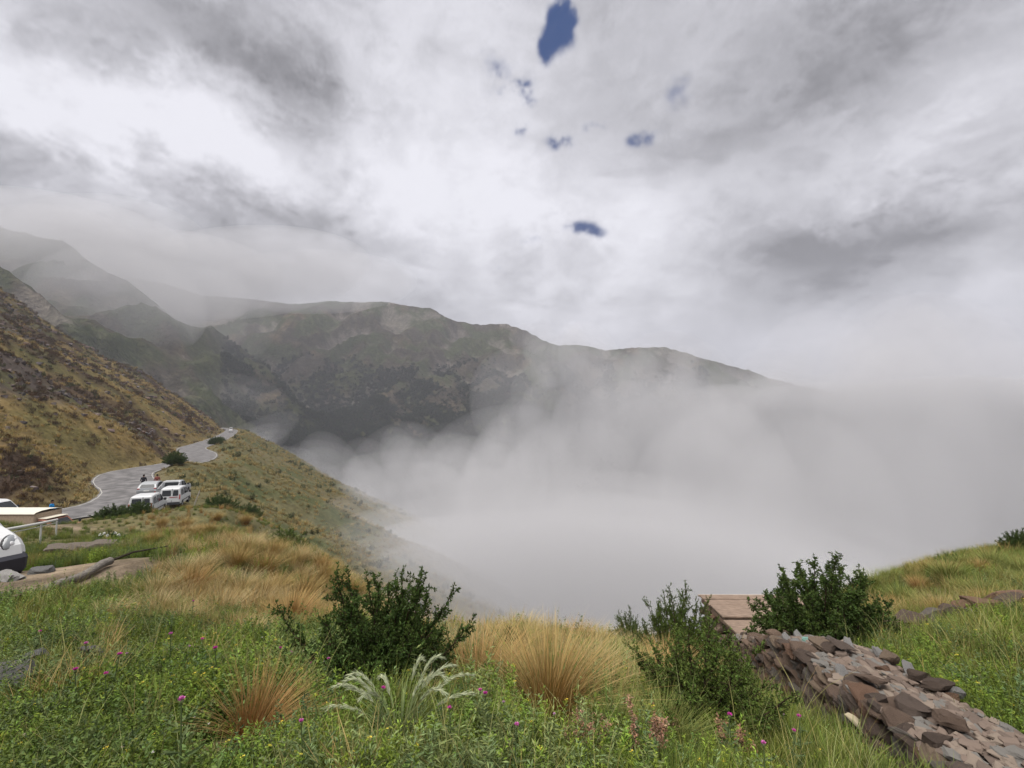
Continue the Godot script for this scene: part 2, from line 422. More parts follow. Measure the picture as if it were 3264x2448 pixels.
# ---------------------------------------------------------------- plants: ribbons, leaves and twigs collected in a buffer
class Buf:
	var v := PackedVector3Array()
	var n := PackedVector3Array()
	var c := PackedColorArray()
	var ix := PackedInt32Array()
	func tri(a: Vector3, b: Vector3, d: Vector3, col: Color) -> void:
		var k := v.size()
		var nn := (d - a).cross(b - a).normalized()
		v.append(a); v.append(b); v.append(d)
		for i in 3:
			n.append(nn); c.append(col); ix.append(k + i)
	func quad(a: Vector3, b: Vector3, d: Vector3, e: Vector3, col: Color) -> void:
		tri(a, b, d, col)
		tri(a, d, e, col)
	func ribbon(pts: PackedVector3Array, side: Vector3, w: float, c0: Color, c1: Color) -> void:
		var k := v.size()
		var m := pts.size()
		for i in m:
			var t := float(i) / (m - 1)
			var tan := (pts[mini(i + 1, m - 1)] - pts[maxi(i - 1, 0)])
			var nn := side.cross(tan).normalized()
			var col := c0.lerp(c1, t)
			if i < m - 1:
				var hw := side * (w * 0.5 * (1.0 - 0.75 * t * t))
				v.append(pts[i] - hw); v.append(pts[i] + hw)
				n.append(nn); n.append(nn); c.append(col); c.append(col)
			else:
				v.append(pts[i]); n.append(nn); c.append(col)
		for i in m - 2:
			for q in [0, 2, 1, 1, 2, 3]: ix.append(k + i * 2 + q)
		var z := k + (m - 2) * 2
		ix.append(z); ix.append(z + 2); ix.append(z + 1)
	func tube(pts: PackedVector3Array, r0: float, r1: float, sides: int, col: Color) -> void:
		var m := pts.size()
		var k := v.size()
		for i in m:
			var tan := (pts[mini(i + 1, m - 1)] - pts[maxi(i - 1, 0)]).normalized()
			var u := tan.cross(Vector3(0.31, 0.2, 0.93)).normalized()
			var w := tan.cross(u)
			var r := lerpf(r0, r1, float(i) / (m - 1))
			for s in sides:
				var a := TAU * s / sides
				var d := u * cos(a) + w * sin(a)
				v.append(pts[i] + d * r); n.append(d); c.append(col)
		for i in m - 1:
			for s in sides:
				var a := k + i * sides + s
				var b := k + i * sides + (s + 1) % sides
				for q in [a, a + sides, b, b, a + sides, b + sides]: ix.append(q)
	func ball(o: Vector3, rx: float, ry: float, rz: float, seg: int, rings: int, col: Color) -> void:
		var k := v.size()
		for j in rings + 1:
			var p := PI * j / rings
			for i in seg:
				var a := TAU * i / seg
				var d := Vector3(sin(p) * cos(a), cos(p), sin(p) * sin(a))
				v.append(o + Vector3(d.x * rx, d.y * ry, d.z * rz)); n.append(Vector3(d.x / rx, d.y / ry, d.z / rz).normalized()); c.append(col)
		for j in rings:
			for i in seg:
				var a := k + j * seg + i
				var b := k + j * seg + (i + 1) % seg
				for q in [a, a + seg, b, b, a + seg, b + seg]: ix.append(q)
	func mesh() -> ArrayMesh:
		var arr := []
		arr.resize(Mesh.ARRAY_MAX)
		arr[Mesh.ARRAY_VERTEX] = v; arr[Mesh.ARRAY_NORMAL] = n; arr[Mesh.ARRAY_COLOR] = c; arr[Mesh.ARRAY_INDEX] = ix
		var m := ArrayMesh.new()
		m.add_surface_from_arrays(Mesh.PRIMITIVE_TRIANGLES, arr)
		return m

func jit(c: Color, a: float) -> Color:
	var k := 1.0 + rng.randf_range(-a, a)
	return Color(c.r * k * (1.0 + rng.randf_range(-a, a) * 0.35), c.g * k, c.b * k * (1.0 + rng.randf_range(-a, a) * 0.35))

func blade(b: Buf, root: Vector3, h: float, out: float, az: float, w: float, c0: Color, c1: Color, seg := 4, droop := 0.0, wind := Vector3.ZERO) -> void:
	var o := Vector3(cos(az), 0, sin(az))
	var pts := PackedVector3Array()
	for i in seg + 1:
		var t := float(i) / seg
		pts.append(root + Vector3.UP * (h * (t - droop * t * t * t)) + o * (out * pow(t, 1.6)) + wind * (t * t * h))
	b.ribbon(pts, Vector3(-sin(az), 0, cos(az)).rotated(Vector3.UP, rng.randf_range(-0.9, 0.9)), w, c0, c1)

# a tussock one metre tall: hundreds of fine blades that spread from one crown
func tussock_mesh(n: int, base: Color, tip: Color, spread: float, w: float, stray: float) -> ArrayMesh:
	var b := Buf.new()
	for i in n:
		var az := rng.randf() * TAU
		var k := sqrt(rng.randf())
		var r := 0.16 * k
		var h := rng.randf_range(0.55, 1.0) * (1.05 - 0.28 * k)
		var c1 := jit(tip, 0.28)
		var c0 := jit(base, 0.3)
		if rng.randf() < stray: c1 = jit(Color(0.12, 0.15, 0.04), 0.3)
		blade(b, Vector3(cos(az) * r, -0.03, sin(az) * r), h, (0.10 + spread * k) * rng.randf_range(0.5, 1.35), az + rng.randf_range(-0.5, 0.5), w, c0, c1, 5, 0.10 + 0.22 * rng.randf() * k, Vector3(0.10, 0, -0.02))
	return b.mesh()

func grass_mesh(n: int, h: float, r: float, base: Color, tip: Color, w: float, dry: float, lean := 0.4) -> ArrayMesh:
	var b := Buf.new()
	for i in n:
		var az := rng.randf() * TAU
		var q := r * sqrt(rng.randf())
		var a2 := rng.randf() * TAU
		var hh := h * rng.randf_range(0.4, 1.0)
		var c1 := jit(tip, 0.3)
		if rng.randf() < dry: c1 = jit(Color(0.30, 0.24, 0.10), 0.25)
		blade(b, Vector3(cos(a2) * q, -0.02, sin(a2) * q), hh, hh * lean * rng.randf_range(0.2, 1.4), az, w * rng.randf_range(0.7, 1.3), jit(base, 0.25), c1, 3, 0.1, Vector3(0.08, 0, 0))
	return b.mesh()

func leaf(b: Buf, p: Vector3, d: Vector3, l: float, w: float, col: Color) -> void:
	var s := d.cross(Vector3(rng.randf_range(-1, 1), rng.randf_range(-1, 1), rng.randf_range(-1, 1))).normalized() * (w * 0.5)
	var up := s.cross(d).normalized() * (w * 0.25)
	var m := p + d * (l * 0.5)
	b.tri(p, m + s + up, p + d * l, col)
	b.tri(p, p + d * l, m - s + up, col)

func rand_dir(up := 0.0) -> Vector3:
	return (Vector3(rng.randfn(), rng.randfn() + up, rng.randfn())).normalized()

# leafy herbs: stems set with small narrow leaves, some in yellow flower
func herb_mesh(stems: int, h: float, r: float, col: Color, ll: float, lw: float, per: int, flower: Color, bloom: float) -> ArrayMesh:
	var b := Buf.new()
	for i in stems:
		var a := rng.randf() * TAU
		var q := r * sqrt(rng.randf())
		var p := Vector3(cos(a) * q, -0.02, sin(a) * q)
		var hh := h * rng.randf_range(0.45, 1.0)
		var tip := p + Vector3(rng.randfn() * 0.16 * hh, hh, rng.randfn() * 0.16 * hh)
		var sc := jit(col * 0.8, 0.2)
		b.ribbon(PackedVector3Array([p, p.lerp(tip, 0.5) + Vector3(rng.randfn(), 0, rng.randfn()) * 0.012, tip]), Vector3(cos(a), 0, sin(a)), 0.004, sc, sc)
		var tone := jit(col, 0.22)
		for k in per:
			var t := 0.12 + 0.88 * (k + rng.randf()) / per
			var d := (Vector3(rng.randfn(), rng.randf_range(0.0, 0.9), rng.randfn())).normalized()
			leaf(b, p.lerp(tip, t), d, ll * rng.randf_range(0.6, 1.3) * (1.15 - 0.5 * t), lw, jit(tone, 0.18))
		if rng.randf() < bloom:
			for k in 5:
				leaf(b, tip + rand_dir() * 0.006, rand_dir(0.8), 0.008, 0.008, jit(flower, 0.2))
	return b.mesh()

# a shrub: crooked limbs, twigs all along them and small leaves along the twigs
func shrub(limbs: int, h: float, r: float, leafc: Color, wood: Color, twigs: int, tw: float, step: float, ll: float, lw: float, extra := [], flat := 0.35, lo := 0.66) -> Array:
	var w := Buf.new()
	var f := Buf.new()
	var starts := []
	for i in limbs:
		var az := i * 2.39996 + rng.randf_range(-0.3, 0.3)
		var el := asin(0.06 + 0.94 * (i + 0.5) / limbs)
		var k := rng.randf_range(lo, 1.0)
		starts.append([Vector3(cos(az) * cos(el) * r * k, (0.12 + 0.88 * sin(el)) * h * k, sin(az) * cos(el) * r * k), flat * cos(el) * 0.3])
	for x in extra: starts.append([x[0], x[1]])
	for s in starts:
		var tip: Vector3 = s[0]
		var sag: float = s[1]
		var base := Vector3(tip.x * 0.07 + rng.randfn() * 0.03, -0.05, tip.z * 0.07 + rng.randfn() * 0.03)
		var pts := PackedVector3Array()
		var m := 9
		var j := Vector3.ZERO
		for k in m + 1:
			var t := float(k) / m
			j += rand_dir() * (0.022 * h)
			var p := base.lerp(tip, t)
			p.y = base.y + (tip.y - base.y) * (pow(t, 0.85) - sag * sin(PI * t)) 
			pts.append(p + j * t)
		w.tube(pts, 0.014 * h + 0.004, 0.0028, 5, jit(wood, 0.2))
		var len := tip.length()
		for k in range(2, m + 1):
			for q in twigs:
				var o := pts[k - 1].lerp(pts[k], rng.randf())
				var along := (pts[k] - pts[k - 1]).normalized()
				var d := (along * 0.55 + rand_dir(0.35) * 0.9 + Vector3(o.x, 0.0, o.z).normalized() * 0.25).normalized()
				var tl := tw * rng.randf_range(0.45, 1.0) * (1.1 - 0.45 * k / m)
				if k == m and q == 0:
					d = along
				var mid := o + d * tl * 0.5 + rand_dir() * tl * 0.1
				var end := o + d * tl + rand_dir(0.5) * tl * 0.18
				w.tube(PackedVector3Array([o, mid, end]), 0.0032, 0.0012, 3, jit(wood, 0.25))
				var tone := jit(leafc, 0.25)
				var nl := int(tl / step)
				for z in nl:
					var t := (z + rng.randf()) / nl
					var pp := o.lerp(mid, t * 2.0) if t < 0.5 else mid.lerp(end, t * 2.0 - 1.0)
					for y in 3:
						leaf(f, pp, (rand_dir(0.25) + d * 0.5).normalized(), ll * rng.randf_range(0.6, 1.25), lw, jit(tone, 0.2))
		for z in int(len * 0.5 / step):
			var t := rng.randf_range(0.3, 1.0) * m
			var k := mini(int(t), m - 1)
			leaf(f, pts[k].lerp(pts[k + 1], t - k), rand_dir(0.2), ll, lw, jit(leafc, 0.25))
	return [w.mesh(), f.mesh()]

func stand_shrub(parts: Array, called: String, p: Vector3, turn: float, size: Vector3, label: String, group := "") -> Node3D:
	var o := thing(called, p, turn, label, "shrub", group)
	o.scale = size
	mesh_of("stem", parts[0], M.wood, o)
	mesh_of("foliage", parts[1], M.leaf, o)
	return o

# ---------------------------------------------------------------- where the straw grows
var straw_spots := [[0.5, 5.7, 1.9, 1.2, 1.0], [0.2, 3.9, 0.9, 0.9, 0.75], [-4.6, 9.2, 1.7, 2.6, 0.95], [-3.4, 7.4, 0.9, 1.1, 0.6], [-6.3, 12.0, 2.0, 1.6, 0.8], [8.6, 11.0, 2.0, 0.6, 0.3], [12.5, 12.6, 2.5, 0.6, 0.3], [6.5, 7.6, 0.8, 0.7, 0.4], [-6.0, 8.8, 0.7, 0.6, 0.6]]

func straw(x: float, d: float) -> float:
	var v := 0.0
	for q in straw_spots:
		var e: float = ((x - q[0]) / q[2]) ** 2 + ((d - q[1]) / q[3]) ** 2
		if e < 6.0: v = maxf(v, q[4] * exp(-0.55 * e * e))
	# the crest that runs from the knoll to the parking place
	var a := Vector2(-5.0, 12.5)
	var ab := Vector2(-18.0, 24.0)
	var ap := Vector2(x, d) - a
	var t := clampf(ap.dot(ab) / ab.length_squared(), 0.0, 1.0)
	var s := (ap - ab * t).length()
	if ap.dot(ab) > 0.0 or s < 3.0: v = maxf(v, 1.0 - ss(1.4 + 2.2 * t, 3.0 + 3.0 * t, s))
	return clampf(v + 0.45 * nb.get_noise_2d(x * 22.0, d * 22.0) * (0.3 + v), 0.0, 1.0)

# where a tussock leaves the herbs no room
var clearings := [[-1.51, 2.84, 0.30], [-0.25, 3.94, 0.28], [0.26, 3.24, 0.36], [-0.60, 2.62, 0.22], [0.06, 4.38, 0.25], [0.77, 4.68, 0.25], [0.02, 5.08, 0.25], [0.24, 2.9, 0.2], [-1.5, 2.55, 0.2]]

func built_on(x: float, d: float) -> bool:   # the wall, the hut, the car's standing and the log
	if d > 1.0 and d < 7.6:
		var c := wall_x(d)
		if x > c - 0.36 and x < c + 0.40: return true
	if x > 3.3 and x < 6.2 and d > 7.2 and d < 9.4: return true
	if x > 4.5 and x < 8.0 and absf(d - 6.15 - 0.14 * (x - 4.7)) < 0.32: return true
	return false

func wall_x(d: float) -> float:
	return 2.62 + 0.10 * (d - 2.7) + 0.026 * maxf(0.0, d - 2.7) ** 2

func in_view(x: float, d: float) -> bool:
	return d > 0.7 and absf(x) < 1.16 * d + 1.2

func scatter(called: String, meshes: Array, spots: Array, label: String, category: String) -> void:
	# spots: [x, d, scale, tint, which]
	var groups := {}
	for s in spots:
		var k: int = s[4]
		if not groups.has(k): groups[k] = []
		groups[k].append(s)
	for k in groups:
		var mm := MultiMesh.new()
		mm.transform_format = MultiMesh.TRANSFORM_3D
		mm.use_colors = true
		mm.mesh = meshes[k]
		mm.instance_count = groups[k].size()
		var i := 0
		for s in groups[k]:
			var up := 0.0
			var b := Basis(Vector3.UP, rng.randf() * TAU).scaled(Vector3.ONE * s[2] * Vector3(1.0, rng.randf_range(0.8, 1.2), 1.0))
			mm.set_instance_transform(i, Transform3D(b, Vector3(s[0], ground_y(s[0], s[1]) - 0.01 + up, -s[1])))
			mm.set_instance_color(i, s[3])
			i += 1
		var o := MultiMeshInstance3D.new()
		o.name = numbered(called)
		o.multimesh = mm
		o.material_override = M.leaf
		add_child(o)
		tag(o, label, category, "", "stuff")

func crag_mesh() -> ArrayMesh:
	var b := Buf.new()
	var p := []
	for i in 8: p.append(Vector3((0.6 if i & 1 else -0.6), (0.55 if i & 2 else -0.3), (0.5 if i & 4 else -0.5)) + rand_dir() * 0.3)
	var c := Color(0.115, 0.092, 0.085)
	for f in [[0, 1, 3, 2], [4, 6, 7, 5], [0, 4, 5, 1], [2, 3, 7, 6], [0, 2, 6, 4], [1, 5, 7, 3]]: b.quad(p[f[0]], p[f[1]], p[f[2]], p[f[3]], jit(c, 0.2))
	return b.mesh()

func herb_kind(x: float, d: float) -> int:   # herbs grow in patches of their own kind
	var p := nb.get_noise_2d(x * 34.0 + 50.0, d * 34.0)
	var q := nb.get_noise_2d(x * 21.0 - 80.0, d * 21.0 + 60.0)
	if p > 0.22 and rng.randf() < 0.8: return 7
	if q > 0.12 and rng.randf() < 0.4: return 6
	if x < 2.2 and q < -0.22 and rng.randf() < 0.4: return 8
	return rng.randi() % 6

func tint(a: float, warm := 0.0) -> Color:
	var k := 1.0 + rng.randf_range(-a, a)
	var w := rng.randf_range(-a, a) * 0.4 + warm
	return Color(k * (1.0 + w), k, k * (1.0 - w))

func build_veg() -> void:
	rng.seed = 101
	var lf := vmat(0.75, 0.25)
	lf.backlight_enabled = true
	lf.backlight = Color(0.38, 0.40, 0.26)
	M.leaf = lf
	M.wood = vmat(0.9, 0.2)
	M.petal = vmat(0.8, 0.2)
	var GREEN := Color(0.135, 0.180, 0.036)
	var GREENB := Color(0.050, 0.075, 0.020)
	var GOLD := Color(0.315, 0.240, 0.100)
	var PALE := Color(0.37, 0.305, 0.165)
	var RUST := Color(0.25, 0.100, 0.035)
	# ground cover: herbs, grass and straw too thick to count
	var herbs := []
	for i in 4: herbs.append(herb_mesh(13, 0.31, 0.13, [Color(0.125, 0.180, 0.030), Color(0.090, 0.135, 0.034), Color(0.150, 0.210, 0.036), Color(0.108, 0.140, 0.058)][i], 0.036, 0.0095, 34, Color(0.50, 0.42, 0.06), 0.015))
	for i in 2: herbs.append(herb_mesh(16, 0.16, 0.15, [Color(0.135, 0.205, 0.030), Color(0.085, 0.125, 0.028)][i], 0.026, 0.012, 22, Color(0.5, 0.42, 0.06), 0.008))
	herbs.append(herb_mesh(6, 0.40, 0.10, Color(0.115, 0.150, 0.058), 0.055, 0.009, 24, Color(0.5, 0.42, 0.06), 0.0))
	herbs.append(herb_mesh(22, 0.14, 0.16, Color(0.205, 0.300, 0.040), 0.022, 0.012, 24, Color(0.5, 0.42, 0.06), 0.0))
	herbs.append(herb_mesh(7, 0.44, 0.12, Color(0.105, 0.150, 0.040), 0.042, 0.014, 22, Color(0.55, 0.45, 0.42), 0.12))
	var grasses := []
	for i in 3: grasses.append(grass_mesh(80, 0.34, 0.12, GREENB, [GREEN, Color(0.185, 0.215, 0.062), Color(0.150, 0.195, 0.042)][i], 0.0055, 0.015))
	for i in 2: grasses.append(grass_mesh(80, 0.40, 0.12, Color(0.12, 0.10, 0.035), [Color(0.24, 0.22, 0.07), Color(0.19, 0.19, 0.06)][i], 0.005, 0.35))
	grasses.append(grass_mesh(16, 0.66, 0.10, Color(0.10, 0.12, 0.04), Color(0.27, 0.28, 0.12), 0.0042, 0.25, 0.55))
	var straws := []
	for i in 3: straws.append(grass_mesh(110, 0.50, 0.10, Color(0.22, 0.12, 0.04), [GOLD, PALE, Color(0.32, 0.215, 0.085)][i], 0.0045, 0.0, 0.55))
	var hs := []
	var gs := []
	var sts := []
	for zone in [[0.8, 4.5, 15000], [4.5, 9.0, 11000], [9.0, 20.0, 11000], [20.0, 46.0, 9000]]:
		for i in zone[2]:
			var d := sqrt(rng.randf_range(zone[0] ** 2, zone[1] ** 2))
			var x := rng.randf_range(-1.16, 1.16) * d + rng.randf_range(-1.0, 1.0)
			if built_on(x, d): continue
			var clear := true
			if d < 5.6:
				for q in clearings:
					if (x - q[0]) ** 2 + (d - q[1] + 0.08) ** 2 < q[2] * q[2]: clear = false
			if not clear: continue
			if d < 3.9 and d > 2.6 and absf(x / d + 0.27) < 0.15 and rng.randf() < 0.75: continue   # thin growth in front of the thorny shrub
			var bare := dirt(x, d)
			if rng.randf() < bare * 1.05: continue
			var s := road_s(x, d)
			if s < 7.5: continue
			if d > 12.0 and x > -3.0 and d > 20.0: continue
			var st := straw(x, d)
			var foot := wall_x(d) - 0.36 - x   # trodden low beside the wall
			if foot > 0.0 and foot < 0.9 and d < 6.0:
				if foot < 0.35 and rng.randf() < 0.7: continue
				st = 0.0
			var big := 1.0 + ss(8.0, 20.0, d) * 0.25 - ss(24.0, 34.0, d) * 0.25
			var patch := nb.get_noise_2d(x * 26.0 + 90.0, d * 26.0)
			var right := ss(3.2, 5.0, x)
			if d > 7.0: st *= 1.0 - 0.75 * ss(0.05, 0.3, nb.get_noise_2d(x * 16.0 + 400.0, d * 16.0))
			if rng.randf() < st:
				if rng.randf() < (0.05 if d < 8.0 else 0.20): sts.append([x, d, rng.randf_range(0.7, 1.15) * big, tint(0.22), rng.randi() % 3])
				elif rng.randf() < 0.6: gs.append([x, d, rng.randf_range(0.7, 1.1) * big, tint(0.25), (3 + rng.randi() % 2) if rng.randf() < 0.32 else rng.randi() % 3])
			elif rng.randf() < (0.30 if d < 8.0 else 0.42) + 0.35 * patch + 0.5 * right + 0.3 * ss(10.0, 16.0, d):
				var dryish := d > 2.3 and rng.randf() < (0.0 if d < 7.0 else 0.12) + 0.16 * right + 0.12 * patch * ss(5.0, 8.0, d)
				gs.append([x, d, rng.randf_range(0.6, 1.15) * big * (0.75 if d < 3.0 else 1.0), tint(0.25, 0.05), 3 + rng.randi() % 2 if dryish else (5 if rng.randf() < 0.10 and d < 9.0 else rng.randi() % 3)])
			elif d < 20.0:
				hs.append([x, d, rng.randf_range(0.6, 1.25) * big * (0.8 if d < 3.0 else 1.0) * (0.6 if foot > 0.0 and foot < 0.9 and d < 6.0 else 1.0), tint(0.25) * (1.0 + 0.45 * patch), herb_kind(x, d)])
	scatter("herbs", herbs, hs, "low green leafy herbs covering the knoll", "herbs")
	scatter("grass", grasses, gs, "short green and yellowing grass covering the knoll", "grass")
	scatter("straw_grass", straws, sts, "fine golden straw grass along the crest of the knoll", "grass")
	# the slopes beside the road: tufts of dry grass, dark scrub and loose stone
	var tufts := []
	for i in 2: tufts.append(grass_mesh(36, 0.55, 0.28, Color(0.20, 0.14, 0.05), [Color(0.29, 0.215, 0.095), Color(0.205, 0.195, 0.095)][i], 0.03, 0.1, 0.7))
	var scrubs := []
	for i in 2: scrubs.append(herb_mesh(14, 0.7, 0.42, [Color(0.075, 0.048, 0.030), Color(0.052, 0.060, 0.026)][i], 0.16, 0.07, 12, Color(0.2, 0.2, 0.1), 0.0))
	var ts := []
	var cs := []
	for i in 34000:
		var d := 30.0 + 290.0 * pow(rng.randf(), 1.7)
		var x := rng.randf_range(-1.16, 0.1) * d
		var s := road_s(x, d)
		if absf(s) < 3.5 or (s > 0.0 and d < 44.0): continue
		if absf(s) < 5.5 and rng.randf() < 0.5: continue
		if s > 0.0 and s > 110.0: continue
		var y := ground_y(x, d)
		if y > 95.0: continue
		if rng.randf() > 0.35 + 1.3 * ss(-0.25, 0.35, nb.get_noise_2d(x * 7.0 + 30.0, d * 7.0)): continue
		var big := (0.55 + d / 190.0) * rng.randf_range(0.5, 1.6)
		if s < 0.0:
			var col := ground_col(x, d, s)
			var gold := ss(0.10, 0.22, col.r)
			if rng.randf() < 0.15 + 0.85 * gold: ts.append([x, d, big, tint(0.3), 0 if rng.randf() < 0.75 else 1])
			else: cs.append([x, d, big * 0.8, tint(0.35), 0 if rng.randf() < 0.85 else 1])
		else:
			if rng.randf() < 0.82: ts.append([x, d, big * 0.9, tint(0.3), 1 if rng.randf() < 0.7 else 0])
			elif rng.randf() < 0.25: cs.append([x, d, big, tint(0.3), 1])
	scatter("slope_grass", tufts, ts, "dry golden bunch grass scattered over the slopes above and below the road", "grass")
	scatter("slope_scrub", scrubs, cs, "low brown scrub scattered over the slope above the road", "scrub")
	var rs := []
	for i in 5200:
		var d := 34.0 + 260.0 * pow(rng.randf(), 1.5)
		var x := rng.randf_range(-1.16, -0.35) * d
		var s := road_s(x, d)
		if s > -6.5: continue
		var crag := ss(0.0, 0.35, na.get_noise_2d(x * 1.3 + 300.0, d * 1.3) + 0.25 * nb.get_noise_2d(x * 9.0, d * 9.0))
		if rng.randf() > 0.12 + 0.88 * crag: continue
		rs.append([x, d, (0.16 + d / 330.0) * rng.randf_range(0.5, 1.7), tint(0.3) * 1.0, rng.randi() % 3])
	var crags := []
	for i in 3: crags.append(crag_mesh())
	scatter("slope_stones", crags, rs, "loose brown and grey stones over the slope above the road", "stones")
	# scrub on the far mountain
	var fs := []
	for i in 52000:
		var d := rng.randf_range(560.0, 1180.0)
		var x := rng.randf_range(-0.62, 0.42) * d
		var y := far_y(x, d)
		if y > 130.0 or y < -150.0: continue
		if rng.randf() > ss(110.0, -10.0, y + 150.0 * na.get_noise_2d(x * 0.9, d * 0.9)): continue
		fs.append([x, d, rng.randf_range(0.6, 1.5), tint(0.3), 0])
	var blob := []
	blob.append(herb_mesh(9, 4.2, 2.4, Color(0.022, 0.030, 0.012), 1.7, 1.2, 10, Color(0.2, 0.2, 0.1), 0.0))
	far_scatter("mountain_scrub", blob, fs, "dark scrub on the lower face of the mountain across the valley", "scrub")

	# ---- tussocks one can tell apart
	var kinds := {
		"gold": ["golden straw tussock with arching blades", []], "pale": ["pale straw tussock with thin bleached blades", []],
		"red": ["golden tussock with a rust-red crown", []], "green": ["yellow-green grass tussock", []]}
	for i in 2:
		kinds.gold[1].append(tussock_mesh(640, Color(0.24, 0.12, 0.035), GOLD, 0.66, 0.0060, 0.05))
		kinds.pale[1].append(tussock_mesh(560, Color(0.28, 0.17, 0.06), PALE, 0.70, 0.0060, 0.05))
		kinds.red[1].append(tussock_mesh(660, RUST, Color(0.32, 0.225, 0.090), 0.60, 0.0058, 0.03))
		kinds.green[1].append(tussock_mesh(600, Color(0.09, 0.085, 0.025), Color(0.21, 0.235, 0.065), 0.66, 0.0065, 0.35))
	var where := [["red", -5.91, 8.92, 0.69], ["pale", -5.12, 9.12, 0.66], ["pale", -4.54, 7.60, 0.63], ["red", -3.32, 7.32, 0.83], ["pale", -3.30, 6.12, 0.44], ["gold", -5.32, 10.32, 0.64], ["gold", -4.18, 9.78, 0.71], ["gold", -4.30, 11.02, 0.69], ["gold", -5.68, 11.42, 0.59], ["pale", -5.12, 11.40, 0.59], ["gold", -10.79, 18.42, 0.76], ["gold", -12.11, 19.08, 0.69], ["gold", -20.64, 30.18, 0.94], ["pale", -10.20, 19.00, 0.79], ["gold", -6.45, 10.70, 0.50], ["gold", -21.83, 29.80, 0.93], ["red", -4.65, 11.62, 0.54], ["pale", -4.40, 8.42, 0.61], ["pale", -6.43, 10.04, 0.52], ["gold", -11.94, 17.02, 0.53], ["red", -3.98, 10.76, 0.56], ["gold", -4.66, 9.60, 0.60], ["gold", -18.88, 33.82, 1.05], ["gold", -19.90, 32.26, 0.84], ["red", -1.51, 2.84, 0.44], ["red", -0.25, 3.94, 0.53], ["gold", 0.26, 3.24, 0.64], ["gold", 0.02, 5.08, 0.47], ["pale", -0.60, 4.98, 0.41], ["gold", -0.25, 5.68, 0.41], ["gold", 0.24, 5.64, 0.41], ["red", 0.82, 6.00, 0.50], ["gold", 0.48, 5.42, 0.45], ["gold", 1.09, 5.90, 0.43], ["gold", -0.84, 5.64, 0.35], ["pale", 0.77, 4.68, 0.44], ["green", 0.98, 4.64, 0.43], ["green", 1.23, 5.56, 0.40], ["gold", 0.06, 4.38, 0.36], ["gold", -0.57, 5.66, 0.32], ["green", 7.70, 9.52, 0.59], ["green", 7.17, 8.30, 0.52], ["green", 8.48, 9.08, 0.47], ["gold", 7.46, 7.62, 0.47], ["green", 9.28, 9.00, 0.47], ["gold", 6.48, 8.24, 0.43], ["green", 4.92, 5.20, 0.32], ["green", 4.32, 4.24, 0.35], ["green", 4.32, 4.82, 0.30], ["green", 3.69, 3.78, 0.31], ["red", 8.40, 9.96, 0.46], ["gold", 9.46, 10.42, 0.43], ["gold", 10.09, 10.34, 0.43], ["green", 0.87, 2.78, 0.35], ["green", 0.63, 2.74, 0.31], ["green", 1.34, 3.40, 0.28], ["pale", -0.79, 4.08, 0.21], ["pale", -3.44, 9.82, 0.51], ["gold", -3.71, 8.34, 0.52], ["gold", -13.19, 17.58, 0.55], ["pale", -7.41, 11.20, 0.41]]
	for zone in [[-0.9, 2.1, 4.4, 7.0, 12, ["gold", "gold", "pale", "red"]], [-6.8, -2.9, 6.4, 12.0, 30, ["gold", "pale", "pale", "gold"]], [4.6, 11.5, 6.8, 11.5, 26, ["green", "green", "gold", "green"]], [-17.0, -6.0, 13.0, 26.0, 18, ["gold", "pale", "gold", "green"]]]:
		var tries := 0
		var made := 0
		while made < zone[4] and tries < 400:
			tries += 1
			var x := rng.randf_range(zone[0], zone[1])
			var d := rng.randf_range(zone[2], zone[3])
			if not in_view(x, d) or built_on(x, d) or (zone[0] < 3.0 and straw(x, d) < 0.35): continue
			var free := true
			for q in where:
				if Vector2(q[1] - x, q[2] - d).length() < 0.36 + 0.02 * d: free = false
			if free:
				where.append([zone[5][rng.randi() % 4], x, d, rng.randf_range(0.36, 0.56) * (1.2 if d > 8.0 else 1.0)])
				made += 1
	for q in where:
		var k: Array = kinds[q[0]]
		var place: String = " on the crest before the fog"
		if q[1] > 3.0: place = " on the slope behind the stone wall"
		elif q[1] < -9.0: place = " on the crest near the parked cars"
		elif q[1] < -3.0: place = " on the slope left of the thorny shrub"
		elif q[2] < 4.7: place = " among the herbs of the knoll"
		var size_word: String = "low " if q[3] < 0.42 else ("tall " if q[3] > 0.62 else "")
		var o := thing("grass_tussock", at(q[1], q[2], -0.01), rng.randf_range(-0.5, 0.5), size_word + k[0] + place, "tussock", "grass tussocks on the knoll")
		var hh: float = q[3] * (1.12 if q[2] > 5.2 else 1.32)
		o.scale = Vector3(hh * rng.randf_range(0.9, 1.15), hh, hh * rng.randf_range(0.9, 1.1))
		if q[2] < 3.0 and q[1] < -1.0: o.rotation.z = -0.5
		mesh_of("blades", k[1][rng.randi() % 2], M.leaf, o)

	# ---- shrubs
	var dark := Color(0.046, 0.074, 0.018)
	var mid := Color(0.075, 0.108, 0.024)
	var wood := Color(0.045, 0.032, 0.022)
	var big := shrub(64, 0.98, 0.72, dark, wood, 5, 0.22, 0.0130, 0.031, 0.0135, [[Vector3(0.74, 0.62, 0.1), 0.10], [Vector3(0.86, 0.34, 0.25), 0.45], [Vector3(0.95, 0.12, 0.2), 0.5], [Vector3(-0.80, 0.78, 0.1), 0.18], [Vector3(-0.62, 0.55, 0.25), 0.2], [Vector3(0.58, 0.80, -0.1), 0.0], [Vector3(0.32, 0.98, 0.1), 0.0], [Vector3(-0.36, 0.96, 0.0), 0.0]])
	stand_shrub(big, "thorny_shrub", at(-1.03, 3.85, -0.05), 0.0, Vector3(0.95, 1.0, 0.95), "dark green thorny shrub with crooked spreading branches before the fog")
